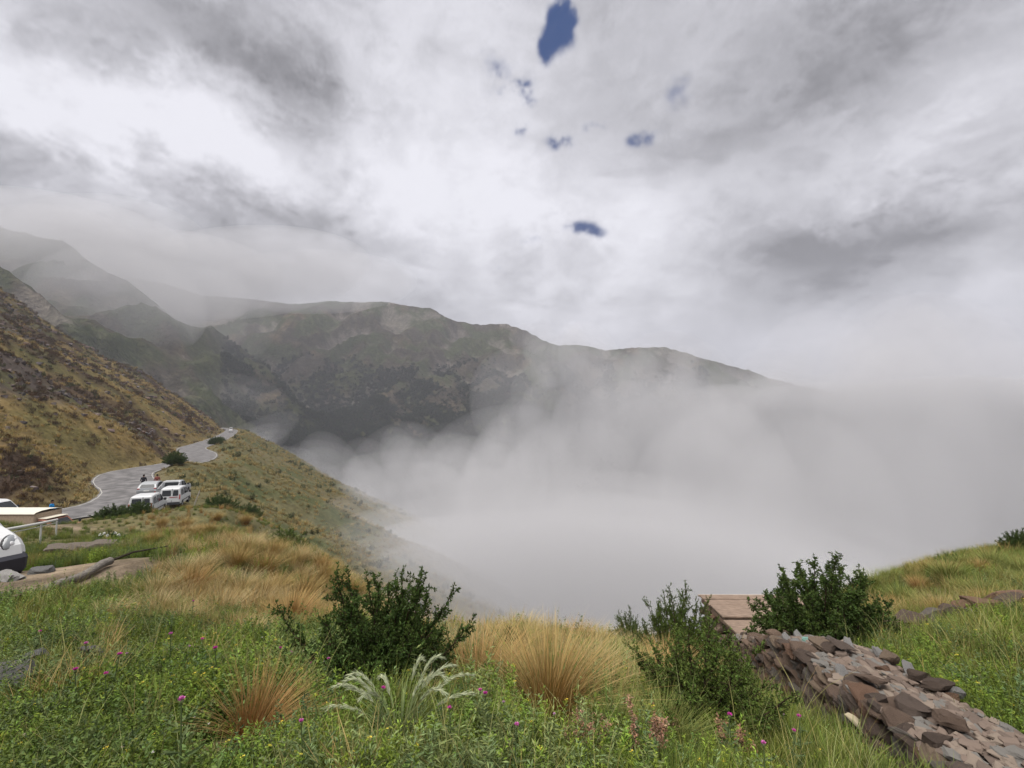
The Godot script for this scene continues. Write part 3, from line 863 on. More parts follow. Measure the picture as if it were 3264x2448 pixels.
	var open := shrub(60, 0.88, 0.66, mid, wood, 5, 0.20, 0.0140, 0.027, 0.0115, [[Vector3(-0.55, 0.66, 0.1), 0.0], [Vector3(-0.62, 0.45, 0.0), 0.0]], 0.3)
	stand_shrub(open, "thorny_shrub", at(1.22, 3.25, -0.02), 1.0, Vector3(0.92, 0.86, 0.92), "light green thorny shrub with open branches left of the stone wall")
	var dome := shrub(80, 1.30, 0.86, Color(0.050, 0.078, 0.019), wood, 6, 0.22, 0.016, 0.040, 0.018, [], 0.5, 0.80)
	stand_shrub(dome, "thorny_shrub", at(4.0, 6.15, -0.03), 0.4, Vector3(1.06, 1.02, 1.06), "large rounded dark shrub covering one end of the hut roof")
	stand_shrub(open, "thorny_shrub", at(2.05, 5.9, -0.02), 3.4, Vector3(0.82, 1.12, 0.82), "shrub with bare curling tips beside the hut wall")
	stand_shrub(open, "thorny_shrub", at(1.62, 6.6, -0.02), 5.0, Vector3(0.50, 0.70, 0.50), "small dark shrub on the crest edge beside taller shrub")
	stand_shrub(big, "thorny_shrub", at(-0.02, 5.05, -0.02), 2.0, Vector3(0.38, 0.36, 0.38), "small thorny shrub among the golden tussocks of the crest")
	stand_shrub(dome, "thorny_shrub", at(14.0, 13.2, -0.05), 1.0, Vector3(0.55, 0.55, 0.55), "small dark shrub on top of the grassy slope behind the wall")
	stand_shrub(open, "thorny_shrub", at(10.9, 11.9, -0.05), 1.6, Vector3(0.6, 0.5, 0.6), "thin brown-green shrub on the skyline of the grassy slope")
	stand_shrub(dome, "thorny_shrub", at(-29.2, 35.0, -0.1), 0.3, Vector3(1.7, 1.0, 1.3), "dark green shrub in front of the nearest white van", "")
	stand_shrub(dome, "thorny_shrub", at(-27.0, 34.6, -0.1), 2.3, Vector3(1.4, 0.85, 1.2), "dark green shrub beside the concrete kerb of the parking place", "")
	stand_shrub(dome, "thorny_shrub", at(-28.0, 45.5, 0.0), 4.3, Vector3(2.2, 1.45, 2.0), "broad dark shrub behind the leaning post", "")
	stand_shrub(dome, "thorny_shrub", at(-25.6, 46.0, 0.0), 1.3, Vector3(1.8, 1.3, 1.8), "dark shrub at the edge of the valley beyond the leaning post", "")
	stand_shrub(dome, "thorny_shrub", at(-50.5, 71.0, 0.0), 2.2, Vector3(2.1, 1.5, 2.1), "dark brown shrub on the road bend beyond the parked cars", "")
	stand_shrub(dome, "thorny_shrub", at(-90.5, 144.0, 0.0), 0.2, Vector3(2.6, 1.9, 2.6), "round dark shrub on the verge of the distant road", "")
	stand_shrub(dome, "thorny_shrub", at(-99.0, 160.0, 0.0), 3.2, Vector3(2.2, 1.4, 2.2), "small dark shrub on the verge of the distant road", "")
	stand_shrub(open, "grey_shrub", at(-9.6, 20.0, -0.1), 1.2, Vector3(1.6, 1.5, 1.6), "grey-green shrub on the crest beside the foggy valley", "")
	stand_shrub(open, "grey_shrub", at(-7.7, 17.4, -0.1), 2.2, Vector3(1.1, 1.0, 1.1), "low grey-green shrub below the crest", "")

	# ---- thistles
	var heads := [[-4.26, 6.43, 0.42], [-3.19, 3.66, 0.50], [-3.10, 3.92, 0.36], [-2.79, 3.15, 0.46], [-2.50, 3.03, 0.42], [-2.67, 3.77, 0.50], [-2.60, 3.88, 0.36], [-2.03, 3.39, 0.46], [-2.52, 3.98, 0.42], [-1.39, 2.09, 0.50], [-4.57, 4.35, 0.36], [-2.76, 3.35, 0.46], [-4.34, 4.44, 0.42], [-1.59, 3.47, 0.38], [-1.78, 4.09, 0.27], [-1.78, 3.72, 0.35], [-1.38, 3.39, 0.32], [-1.24, 3.26, 0.38], [-1.03, 2.99, 0.27], [-0.69, 2.52, 0.35], [-0.28, 2.26, 0.32], [-0.90, 2.11, 0.38], [-0.04, 2.53, 0.27], [-0.10, 2.39, 0.35], [-0.17, 2.47, 0.32], [0.02, 1.99, 0.38], [0.19, 2.36, 0.27], [1.09, 2.54, 0.35], [1.14, 2.58, 0.32], [1.08, 2.09, 0.38], [1.66, 3.06, 0.27], [1.50, 2.55, 0.35], [1.41, 2.48, 0.32]]
	var kindm := []
	for i in 4: kindm.append(thistle(i))
	for i in heads.size():
		var q: Array = heads[i]
		var t: Array = kindm[i % 4]
		var lab: String = ["thistle with a bright magenta flower head", "thistle with a pink flower head", "thistle with a pale lilac flower head", "tall thistle with a magenta flower head"][i % 4]
		lab += " in the herbs left of the thorny shrub" if q[0] < -1.9 else (" at the foot of the stone wall" if q[0] > 0.9 else " in the herbs before the thorny shrub")
		var o := thing("thistle", at(q[0], q[1], 0.0), rng.randf() * TAU, lab, "thistle", "flowering thistles on the knoll")
		o.scale = Vector3.ONE * (q[2] / 0.45)
		mesh_of("stem", t[0], M.leaf, o)
		mesh_of("leaves", t[1], M.leaf, o)
		mesh_of("flower_head", t[2], M.petal, o)
	# ---- feathery grass
	var fb := Buf.new()
	var pb := Buf.new()
	feather(fb, pb, 46, 15)
	var o := thing("feather_grass", at(-0.60, 2.62, 0.0), 0.0, "pale green feather grass with drooping silky plumes", "feather grass")
	mesh_of("blades", fb.mesh(), M.leaf, o)
	mesh_of("plumes", pb.mesh(), M.petal, o)
	# ---- rusty seed heads
	var docks := [[0.35, 2.45, 0.26, "dock plant with a narrow rusty seed head"], [0.66, 2.42, 0.33, "tall dock plant with dense rust-brown seed heads"], [1.20, 2.75, 0.28, "dock plant with a broad rounded rusty seed head"], [0.86, 2.85, 0.24, "short dock plant with sparse rusty seeds"], [0.52, 2.75, 0.25, "dock plant with two thin rusty seed spikes"]]
	for q in docks:
		var sb := Buf.new()
		var hb := Buf.new()
		dock(sb, hb, q[2])
		var p := thing("dock_plant", at(q[0], q[1], 0.0), 0.0, q[3] + " at the front of the knoll", "dock plant", "rusty dock plants")
		mesh_of("stem", sb.mesh(), M.leaf, p)
		mesh_of("seed_head", hb.mesh(), M.petal, p)
	# ---- white-flowered plant by the path
	var wb := Buf.new()
	for i in 9:
		var p := Vector3(rng.randf_range(-0.5, 0.5), 0, rng.randf_range(-0.2, 0.2))
		var tip := p + Vector3(rng.randfn() * 0.05, rng.randf_range(0.3, 0.5), rng.randfn() * 0.05)
		wb.tube(PackedVector3Array([p, tip]), 0.008, 0.005, 3, Color(0.06, 0.10, 0.03))
		for k in 10: leaf(wb, p.lerp(tip, rng.randf()), rand_dir(0.3), 0.16, 0.06, jit(Color(0.05, 0.09, 0.025), 0.2))
	var wp := thing("flowering_plant", at(-15.6, 18.6, 0.0), 0.0, "leafy plant with white flower heads above the bare rock", "plant")
	mesh_of("leaves", wb.mesh(), M.leaf, wp)
	for i in 5:
		var one := Buf.new()
		for k in 16: leaf(one, Vector3(-0.4 + 0.19 * i, 0.42 + 0.06 * (i % 2), 0.05 * (i % 3)), rand_dir(0.2), 0.07, 0.05, jit(Color(0.62, 0.62, 0.58), 0.1))
		mesh_of("flower_head", one.mesh(), M.petal, wp)

func far_scatter(called: String, meshes: Array, spots: Array, label: String, category: String) -> void:
	var mm := MultiMesh.new()
	mm.transform_format = MultiMesh.TRANSFORM_3D
	mm.use_colors = true
	mm.mesh = meshes[0]
	mm.instance_count = spots.size()
	for i in spots.size():
		var s: Array = spots[i]
		mm.set_instance_transform(i, Transform3D(Basis(Vector3.UP, rng.randf() * TAU).scaled(Vector3.ONE * s[2]), Vector3(s[0], far_y(s[0], s[1]) - 0.6, -s[1])))
		mm.set_instance_color(i, s[3])
	var o := MultiMeshInstance3D.new()
	o.name = numbered(called)
	o.multimesh = mm
	o.material_override = M.leaf
	add_child(o)
	tag(o, label, category, "", "stuff")

func thistle(kind: int) -> Array:
	var s := Buf.new()
	var l := Buf.new()
	var f := Buf.new()
	var g := Color(0.085, 0.115, 0.045)
	var top := Vector3(rng.randfn() * 0.03, 0.43, rng.randfn() * 0.03)
	s.tube(PackedVector3Array([Vector3(0, -0.03, 0), top * 0.5 + Vector3(rng.randfn(), 0, rng.randfn()) * 0.012, top]), 0.0045, 0.003, 5, g)
	for k in 13:
		var t := 0.05 + 0.85 * k / 13.0
		var az := k * 2.4
		var d := Vector3(cos(az), 0.55, sin(az)).normalized()
		var ll := 0.13 * (1.0 - 0.6 * t)
		for q in 5:   # a spiny leaf: a midrib with short pointed lobes
			leaf(l, top * t + d * (ll * q / 5.0), (d + Vector3(-sin(az), 0.2, cos(az)) * (0.9 if q % 2 else -0.9)).normalized(), 0.030 * (1.2 - q * 0.13), 0.012, jit(g, 0.2))
		leaf(l, top * t, d, ll, 0.014, jit(g, 0.2))
	var r := [0.0115, 0.010, 0.0095, 0.012][kind] as float
	f.ball(top + Vector3(0, r * 0.6, 0), r * 0.85, r, r * 0.85, 8, 6, Color(0.15, 0.17, 0.08))
	var pink: Color = [Color(0.56, 0.085, 0.36), Color(0.58, 0.16, 0.42), Color(0.55, 0.34, 0.48), Color(0.52, 0.06, 0.34)][kind]
	for k in 90:
		var d := (Vector3(rng.randfn() * 0.55, 1.0, rng.randfn() * 0.55)).normalized()
		leaf(f, top + Vector3(d.x * r * 0.5, r * 1.1, d.z * r * 0.5), d, r * rng.randf_range(0.9, 1.5), 0.0045, jit(pink, 0.25))
	return [s.mesh(), l.mesh(), f.mesh()]

func feather(b: Buf, p: Buf, blades: int, plumes: int) -> void:
	var g := Color(0.10, 0.135, 0.05)
	for i in blades * 3:
		var az := rng.randf() * TAU
		blade(b, Vector3(cos(az) * 0.06, -0.03, sin(az) * 0.06), rng.randf_range(0.2, 0.42), rng.randf_range(0.08, 0.3), az, 0.006, jit(g * 0.8, 0.2), jit(Color(0.17, 0.21, 0.08), 0.2), 5, 0.3)
	for i in plumes:
		var az := rng.randf_range(-0.9, 3.4) if i % 3 else rng.randf() * TAU
		var h := rng.randf_range(0.26, 0.46)
		var out := rng.randf_range(0.22, 0.42)
		var pts := PackedVector3Array()
		for k in 13:
			var t := k / 12.0
			pts.append(Vector3(cos(az) * (0.04 + out * pow(t, 1.3)), h * (1.5 * t - 0.62 * t * t * t), -sin(az) * 0.5 * (0.04 + out * pow(t, 1.3))))
		b.tube(pts, 0.0022, 0.001, 3, jit(Color(0.20, 0.22, 0.10), 0.2))
		for k in 150:
			var t := rng.randf_range(0.50, 1.0)
			var z := t * 12.0
			var q := mini(int(z), 11)
			var o := pts[q].lerp(pts[q + 1], z - q)
			var d := ((pts[q + 1] - pts[q]).normalized() * 1.5 + rand_dir() * 0.45 + Vector3(0, -0.25, 0)).normalized()
			leaf(p, o, d, rng.randf_range(0.025, 0.055), 0.0030, jit(Color(0.40, 0.43, 0.28), 0.15))

func dock(s: Buf, h: Buf, tall: float) -> void:
	for i in 6:
		var a := rng.randf() * TAU
		var base := Vector3(cos(a) * 0.03, -0.03, sin(a) * 0.03)
		var tip := base + Vector3(rng.randfn() * 0.06, tall * rng.randf_range(0.75, 1.0), rng.randfn() * 0.06)
		s.tube(PackedVector3Array([base, tip]), 0.003, 0.0015, 4, jit(Color(0.16, 0.10, 0.045), 0.2))
		for k in 5: leaf(s, base.lerp(tip, rng.randf_range(0.0, 0.5)), rand_dir(0.4), 0.09, 0.022, jit(Color(0.085, 0.13, 0.03), 0.2))
		for k in 95:
			var t := rng.randf_range(0.62, 1.04)
			var o := base.lerp(tip, t) + rand_dir() * rng.randf() * 0.030
			var c := jit(Color(0.30, 0.175, 0.115), 0.35)
			for z in 2: leaf(h, o, rand_dir(), 0.010, 0.010, c)

# ---------------------------------------------------------------- stone
func stone_mesh(sx: float, sy: float, sz: float, rough: float, _ch: float) -> ArrayMesh:
	# a broken block: a box cut by slanting planes, its faces uneven and split into layers
	var cuts := []
	for i in 7:
		var n := rand_dir()
		n.y *= 0.45
		cuts.append([n.normalized(), rng.randf_range(0.36, 0.52)])
	var nz := FastNoiseLite.new()
	nz.seed = rng.randi() % 9999
	nz.frequency = 1.7
	var b := Buf.new()
	var shape := func(p: Vector3) -> Vector3:
		var q := p * (1.0 + rough * 0.9 * nz.get_noise_3dv(p))
		for c in cuts:
			var e: float = q.dot(c[0]) - c[1]
			if e > 0.0: q -= c[0] * e
		var ledge := floorf((q.y + 0.5) * 3.0 + nz.get_noise_3dv(p * 2.0))
		q.x *= 1.0 + 0.07 * nz.get_noise_2d(ledge * 5.0, 3.0)
		q.z *= 1.0 + 0.07 * nz.get_noise_2d(ledge * 5.0, 9.0)
		q += Vector3(nz.get_noise_3dv(p * 3.1), nz.get_noise_3dv(p * 3.7 + Vector3.ONE), nz.get_noise_3dv(p * 3.3 - Vector3.ONE)) * 0.045
		return Vector3(q.x * sx, q.y * sy, q.z * sz)
	var m := 4
	for ax in 3:
		for s in [-0.5, 0.5]:
			for i in m:
				for j in m:
					var c4 := []
					for k in [[0, 0], [1, 0], [1, 1], [0, 1]]:
						var p := Vector3.ZERO
						p[ax] = s
						p[(ax + 1) % 3] = float(i + k[0]) / m - 0.5
						p[(ax + 2) % 3] = float(j + k[1]) / m - 0.5
						c4.append(shape.call(p))
					if s > 0.0: b.quad(c4[3], c4[2], c4[1], c4[0], Color.WHITE)
					else: b.quad(c4[0], c4[1], c4[2], c4[3], Color.WHITE)
	return b.mesh()

func stone_mat(c: Color, sd: int) -> StandardMaterial3D:
	var m := StandardMaterial3D.new()
	m.albedo_color = c.linear_to_srgb()
	m.albedo_texture = M.stone_tex
	m.uv1_triplanar = true
	m.uv1_scale = Vector3(2.6 + sd * 0.3, 3.4, 2.6)
	m.uv1_offset = Vector3(sd * 0.37, sd * 0.21, 0)
	m.heightmap_enabled = true
	m.heightmap_texture = M.stone_bump
	m.heightmap_scale = 1.2
	m.roughness = 0.9
	m.metallic_specular = 0.25
	return m

func put_stone(into: Node3D, p: Vector3, size: Vector3, rot: Vector3, mats: Array, called := "stone") -> MeshInstance3D:
	var o := mesh_of(called, stones[rng.randi() % stones.size()], mats[rng.randi() % mats.size()], into)
	o.position = p
	o.rotation = rot
	o.scale = size
	return o

var stones := []
func wall_top(d: float) -> float:
	var k := [[0.8, -1.55], [1.6, -1.66], [2.7, -1.80], [3.5, -1.93], [4.3, -2.03], [5.2, -2.35], [6.2, -2.80], [7.6, -3.40]]
	for i in k.size() - 1:
		if d < k[i + 1][0]:
			return lerpf(k[i][1], k[i + 1][1], (d - k[i][0]) / (k[i + 1][0] - k[i][0]))
	return -3.4

func build_objects() -> void:
	rng.seed = 404
	M.stone_tex = noise_tex(512, 0.03, 6, 0.45, 1.0, 31)
	M.stone_bump = noise_tex(512, 0.03, 5, 0.0, 1.0, 32)
	for i in 14: stones.append(stone_mesh(1, 1, 1, 0.27, 0.17))
	var tones := [stone_mat(Color(0.27, 0.190, 0.145), 0), stone_mat(Color(0.33, 0.230, 0.170), 1), stone_mat(Color(0.23, 0.175, 0.145), 2), stone_mat(Color(0.26, 0.225, 0.195), 3), stone_mat(Color(0.37, 0.275, 0.200), 4), stone_mat(Color(0.19, 0.140, 0.112), 5), stone_mat(Color(0.32, 0.195, 0.135), 6)]
	var white := [stone_mat(Color(0.50, 0.48, 0.46), 7)]
	var grey := [stone_mat(Color(0.25, 0.245, 0.24), 8), stone_mat(Color(0.20, 0.195, 0.19), 9)]

	# ---- the dry stone wall that runs from the hut towards the viewer
	var w := thing("dry_stone_wall", Vector3.ZERO, 0.0, "collapsing dry stone wall of brown slabs filled with rubble", "wall")
	var core := Buf.new()
	var d := 0.8
	var prev := []
	while d < 7.5:
		var xl := wall_x(d) - 0.24
		var xr := wall_x(d) + 0.30
		var t := wall_top(d) - 0.075
		var g := minf(ground_y(xl, d), ground_y(xr, d)) - 0.3
		var now := [Vector3(xl - 0.06, g, -d), Vector3(xl, t, -d), Vector3(xr, t, -d), Vector3(xr + 0.03, g, -d)]
		if prev:
			for i in 3: core.quad(prev[i], now[i], now[i + 1], prev[i + 1], Color(0.105, 0.080, 0.068))
		else:
			core.quad(now[0], now[1], now[2], now[3], Color(0.105, 0.080, 0.068))
		prev = now
		d += 0.12
	core.quad(prev[3], prev[2], prev[1], prev[0], Color(0.105, 0.080, 0.068))
	mesh_of("rubble_core", core.mesh(), M.soil, w)
	var n := 0
	d = 2.1
	while d < 7.4:   # the face towards the shrubs, course upon course of tilted slabs
		var top := wall_top(d)
		var foot := ground_y(wall_x(d) - 0.4, d)
		var y := foot - 0.02
		while y < top - 0.05 and n < 262:
			var l := rng.randf_range(0.10, 0.23)
			var h := rng.randf_range(0.032, 0.068)
			var k := (y - foot) / maxf(0.1, top - foot)
			var size := Vector3(rng.randf_range(0.16, 0.26), h * 1.15, l)
			put_stone(w, Vector3(wall_x(d) - 0.30 + 0.07 * k + rng.randfn() * 0.025, y + h * 0.5, -d + rng.randfn() * 0.05), size, Vector3(0.38 + rng.randfn() * 0.22, rng.randfn() * 0.35, rng.randfn() * 0.16 - 0.12), tones)
			n += 1
			y += h * rng.randf_range(0.86, 1.12)
		d += rng.randf_range(0.11, 0.17) * (0.85 if d < 4.6 else 1.2)
	for i in 22:   # slabs along both edges of the top, larger ones where the wall has come down
		d = rng.randf_range(1.6, 7.2)
		var side := -0.24 if i % 2 else 0.27
		var big := rng.randf_range(0.10, 0.20) * (1.2 if d < 3.0 else 0.9)
		put_stone(w, Vector3(wall_x(d) + side + rng.randfn() * 0.06, wall_top(d) - 0.02 + rng.randf_range(-0.02, 0.05), -d), Vector3(big * rng.randf_range(0.6, 0.9), rng.randf_range(0.04, 0.08), big), Vector3(rng.randfn() * 0.22, rng.randf() * TAU, rng.randfn() * 0.2), tones)
	for q in [[3.55, -0.10, 0.34, 0.05, 0.28], [3.15, -0.12, 0.30, 0.09, 0.24], [2.95, -0.02, 0.26, 0.12, 0.22], [2.55, 0.24, 0.62, 0.10, 0.20], [3.45, 0.30, 0.26, 0.13, 0.24], [4.35, -0.10, 0.34, 0.09, 0.30], [4.25, 0.05, 0.30, 0.05, 0.25], [2.30, 0.05, 0.34, 0.12, 0.26], [2.15, 0.30, 0.32, 0.14, 0.28]]:
		put_stone(w, Vector3(wall_x(q[0]) + q[1], wall_top(q[0]) + 0.035, -q[0]), Vector3(q[4], q[3] * 0.75, q[2]) * 0.6, Vector3(rng.randfn() * 0.12, rng.randfn() * 0.5, rng.randfn() * 0.12), tones)
	for q in [[4.45, 0.20, 0.30, 0.05], [4.10, 0.30, 0.28, 0.05], [3.80, 0.33, 0.30, 0.05], [3.40, 0.37, 0.14, 0.09], [4.50, -0.25, 0.20, 0.04], [3.75, -0.22, 0.22, 0.04], [4.95, -0.18, 0.18, 0.07], [5.25, 0.05, 0.22, 0.06], [5.6, -0.10, 0.2, 0.06]]:
		put_stone(w, Vector3(wall_x(q[0]) + q[1], wall_top(q[0]) + 0.0, -q[0]), Vector3(0.07, q[3], q[2]), Vector3(0.1, rng.randfn() * 0.15 - 0.25, 0.1), white, "plaster_lump")
	put_stone(w, Vector3(wall_x(4.85), wall_top(4.85) - 0.0, -4.85), Vector3(0.06, 0.05, 0.10), Vector3(0.2, 0.8, 0.1), [mat(0.12, 0.22, 0.19)], "painted_chip")
	put_stone(w, Vector3(wall_x(3.85) + 0.02, wall_top(3.85) - 0.02, -3.85), Vector3(0.05, 0.03, 0.06), Vector3(0.2, 0.8, 0.1), [mat(0.16, 0.03, 0.025)], "painted_chip")
	var bone := put_stone(w, Vector3(wall_x(3.35) - 0.36, wall_top(3.35) - 0.16, -3.3), Vector3(0.05, 0.04, 0.18), Vector3(0.45, 0.35, 0), [mat(0.33, 0.28, 0.19)], "pale_slab")
	bone.set_meta("label", "pale yellowish slab")
	var mm := MultiMesh.new()   # chips and gravel on top
	mm.transform_format = MultiMesh.TRANSFORM_3D
	mm.use_colors = true
	mm.mesh = stones[0]
	mm.instance_count = 3200
	for i in 3200:
		d = rng.randf_range(1.2, 7.3)
		var x := wall_x(d) + rng.randf_range(-0.30, 0.34)
		var s := rng.randf_range(0.018, 0.085)
		var b := Basis.from_euler(Vector3(rng.randfn() * 0.35, rng.randf() * TAU, rng.randfn() * 0.35)).scaled(Vector3(s, s * 0.45, s * 1.3))
		mm.set_instance_transform(i, Transform3D(b, Vector3(x, wall_top(d) - 0.06 + rng.randf() * 0.045, -d)))
		mm.set_instance_color(i, [Color(0.105, 0.080, 0.066), Color(0.140, 0.106, 0.086), Color(0.12, 0.112, 0.102), Color(0.17, 0.135, 0.108)][rng.randi() % 4])
	var chips := MultiMeshInstance3D.new()
	chips.name = "rubble"
	chips.multimesh = mm
	chips.material_override = M.petal
	w.add_child(chips)
	chips.set_meta("kind", "stuff")

	# ---- the hut with its flat boarded roof
	var hut := thing("stone_hut", Vector3(3.5, 0, -8.2), 0.0, "low stone hut with a flat pinkish board roof on the crest", "hut")
	var hc := Buf.new()
	var bx := [Vector3(0.14, -4.7, 0.72), Vector3(0.14, -3.42, 0.72), Vector3(0.14, -3.42, -0.72), Vector3(0.14, -4.7, -0.72), Vector3(2.2, -4.7, 0.72), Vector3(2.2, -3.42, 0.72), Vector3(2.2, -3.42, -0.72), Vector3(2.2, -4.7, -0.72)]
	for f in [[0, 1, 2, 3], [4, 7, 6, 5], [0, 4, 5, 1], [3, 2, 6, 7], [1, 5, 6, 2]]: hc.quad(bx[f[0]], bx[f[1]], bx[f[2]], bx[f[3]], Color(0.08, 0.062, 0.055))
	mesh_of("wall_core", hc.mesh(), M.petal, hut)
	for row in 10:
		for i in 8:
			var z := 0.72 - i * 0.205 + rng.randfn() * 0.03 + (0.1 if row % 2 else 0.0)
			put_stone(hut, Vector3(0.06 + rng.randfn() * 0.03, -4.40 + row * 0.105, z), Vector3(0.2, rng.randf_range(0.08, 0.13), rng.randf_range(0.14, 0.25)), Vector3(rng.randfn() * 0.2, rng.randfn() * 0.25, rng.randfn() * 0.15), tones)
	for row in 10:
		for i in 8:
			put_stone(hut, Vector3(0.2 + i * 0.25 + rng.randfn() * 0.03, -4.40 + row * 0.105, 0.74 + rng.randfn() * 0.02), Vector3(rng.randf_range(0.2, 0.3), rng.randf_range(0.08, 0.13), 0.16), Vector3(rng.randfn() * 0.1, rng.randfn() * 0.15, rng.randfn() * 0.2), tones)
	var board := mat(0.34, 0.245, 0.185, 0.85)
	board.albedo_texture = noise_tex(512, 0.025, 6, 0.5, 1.0, 41)
	board.uv1_triplanar = true
	board.uv1_scale = Vector3(0.35, 2.0, 4.0)
	var z0 := 0.86
	for wd in [0.60, 0.50, 0.24, 0.20]:
		var b := mesh_of("plank", bevel_box(2.3, 0.035, wd - 0.012, 0.006), board, hut)
		b.position = Vector3(1.10 + rng.randfn() * 0.012, -3.335 + 0.02 * rng.randf() + 0.03 * (0.86 - z0), z0 - wd * 0.5)
		b.rotation.z = rng.randfn() * 0.006
		z0 -= wd
	var edge := mesh_of("roof_edge", bevel_box(2.32, 0.035, 0.03, 0.006), mat(0.33, 0.28, 0.24, 0.8), hut)
	edge.position = Vector3(1.09, -3.29, -0.71)
	var beam := mesh_of("roof_beam", bevel_box(0.07, 0.07, 1.58, 0.01), mat(0.16, 0.11, 0.08), hut)
	beam.position = Vector3(0.03, -3.39, 0.06)

	# ---- loose rows of stone on the grassy slope
	var row := thing("stone_row", Vector3.ZERO, 0.0, "low broken row of flat stones across the grassy slope", "wall")
	for i in 34:
		var t := i / 33.0
		var x := lerpf(4.7, 7.9, t)
		var dd := 6.35 + 0.45 * t + rng.randfn() * 0.10
		var s := rng.randf_range(0.22, 0.44) * (1.3 if t > 0.6 else 0.95)
		put_stone(row, at(x, dd, 0.10 + (0.12 if i % 3 == 0 else 0.0)), Vector3(s, rng.randf_range(0.10, 0.18) * (1.6 if t > 0.7 else 1.0), s * 0.7), Vector3(rng.randfn() * 0.12, rng.randfn() * 0.5, rng.randfn() * 0.12), tones)
	for q in [[7.7, 8.9, 0.3, "flat grey stone lying in the grass of the slope"], [8.1, 9.3, 0.22, "small grey stone higher in the grass of the slope"]]:
		var r := thing("rock", at(q[0], q[1], 0.05), 0.4, q[3], "rock")
		put_stone(r, Vector3.ZERO, Vector3(q[2], 0.14, q[2] * 0.7), Vector3(0.1, 0.3, 0.1), grey, "block")
	# ---- stones, log and stub by the trodden path
	var big_rock := [[-9.9, 9.45, 0.62, 0.16, "long pale rock on the bare ground beside the white car"], [-9.75, 9.95, 0.45, 0.13, "short pale rock on the bare ground beside the white car"], [-7.9, 7.35, 0.55, 0.16, "grey rock at the edge of the trodden path"], [-7.55, 7.75, 0.40, 0.14, "small grey rock between the wooden stub and the log"], [-8.15, 7.85, 0.50, 0.10, "flat brown rock lying in the trodden path"],
		[-3.86, 3.62, 0.50, 0.16, "cracked grey slab among the herbs"], [-4.30, 4.35, 0.34, 0.18, "upright grey slab end among the herbs"], [-4.15, 4.02, 0.42, 0.14, "grey slab leaning on another among the herbs"], [-3.95, 4.6, 0.2, 0.2, "small pale stone beside the grey slabs"]]
	for q in big_rock:
		var r := thing("rock", at(q[0], q[1], q[3] * 0.25 + (0.12 if q[0] > -5.0 else 0.0)), rng.randf_range(-0.5, 0.5), q[4], "rock")
		put_stone(r, Vector3.ZERO, Vector3(q[2], q[3] * 1.3, q[2] * 0.55), Vector3(0.1 if q[0] < -5.0 else 0.45, 0.2, rng.randfn() * 0.1), grey if q[0] > -5.0 else [grey[0], white[0]] if q[0] < -9.0 else grey, "block")
	var oc := thing("rock_outcrop", at(-14.9, 17.4, 0.0), 0.2, "flat layered rock outcrop on the grassy hump", "rock")
	for i in 7:
		put_stone(oc, Vector3(-1.1 + i * 0.36, 0.05 + rng.randf() * 0.10, rng.randfn() * 0.16), Vector3(rng.randf_range(0.7, 1.1), rng.randf_range(0.16, 0.28), 0.6), Vector3(0.12, rng.randfn() * 0.2, rng.randfn() * 0.06), [stone_mat(Color(0.24, 0.20, 0.165), i)], "slab")
	# the log: a weathered trunk with a broken end
	var a := at(-7.85, 8.0, 0.08)
	var b := at(-8.45, 10.1, 0.09)
	var lb := Buf.new()
	var pts := PackedVector3Array()
	for i in 9: pts.append(a.lerp(b, i / 8.0) - a + Vector3(0, 0.03 * sin(i * 1.1), 0.02 * cos(i * 1.7)))
	lb.tube(pts, 0.060, 0.082, 12, Color(0.42, 0.38, 0.33))
	var log_o := thing("fallen_log", a, 0.0, "weathered grey log lying along the edge of the path", "log")
	var bark := vmat(0.9, 0.2)
	bark.albedo_texture = noise_tex(512, 0.02, 5, 0.45, 1.0, 51)
	bark.uv1_triplanar = true
	bark.uv1_scale = Vector3(5, 5, 0.8)
	bark.heightmap_enabled = true
	bark.heightmap_texture = M.stone_bump
	bark.heightmap_scale = 3.0
	mesh_of("trunk", lb.mesh(), bark, log_o)
	var eb := Buf.new()
	for e in [[pts[0], 0.060, a - b], [pts[8], 0.082, b - a]]:
		var nrm: Vector3 = e[2].normalized()
		var u := nrm.cross(Vector3(0.31, 0.2, 0.93)).normalized()
		var v := nrm.cross(u)
		for k in 12:
			eb.tri(e[0] + nrm * 0.012, e[0] + (u * cos(TAU * k / 12) + v * sin(TAU * k / 12)) * e[1], e[0] + (u * cos(TAU * (k + 1) / 12) + v * sin(TAU * (k + 1) / 12)) * e[1], Color(0.36, 0.30, 0.22))
	mesh_of("cut_end", eb.mesh(), bark, log_o)
	var br := Buf.new()
	br.tube(PackedVector3Array([pts[8], pts[8] + Vector3(0.25, 0.10, -0.3), pts[8] + Vector3(0.7, 0.12, -0.7)]), 0.03, 0.012, 6, Color(0.10, 0.085, 0.06))
	mesh_of("branch", br.mesh(), bark, log_o)
	var sb := Buf.new()
	sb.tube(PackedVector3Array([Vector3(0, -0.1, 0), Vector3(0.01, 0.24, 0)]), 0.06, 0.052, 10, Color(0.24, 0.185, 0.13))
	for k in 10: sb.tri(Vector3(0.01, 0.25, 0), Vector3(0.01 + 0.052 * cos(TAU * k / 10), 0.24, 0.052 * sin(TAU * k / 10)), Vector3(0.01 + 0.052 * cos(TAU * (k + 1) / 10), 0.24, 0.052 * sin(TAU * (k + 1) / 10)), Color(0.33, 0.26, 0.18))
	var stub := thing("wooden_stub", at(-7.62, 7.42), 0.0, "short sawn wooden stub in the ground beside the path", "post")
	mesh_of("post", sb.mesh(), bark, stub)
	# ---- pipe fence before the truck
	var steel := mat(0.50, 0.50, 0.48, 0.5, 0.5)
	var fence := thing("pipe_fence", Vector3.ZERO, 0.0, "pale metal pipe fence beside the dirt bank", "fence")
	var tops := []
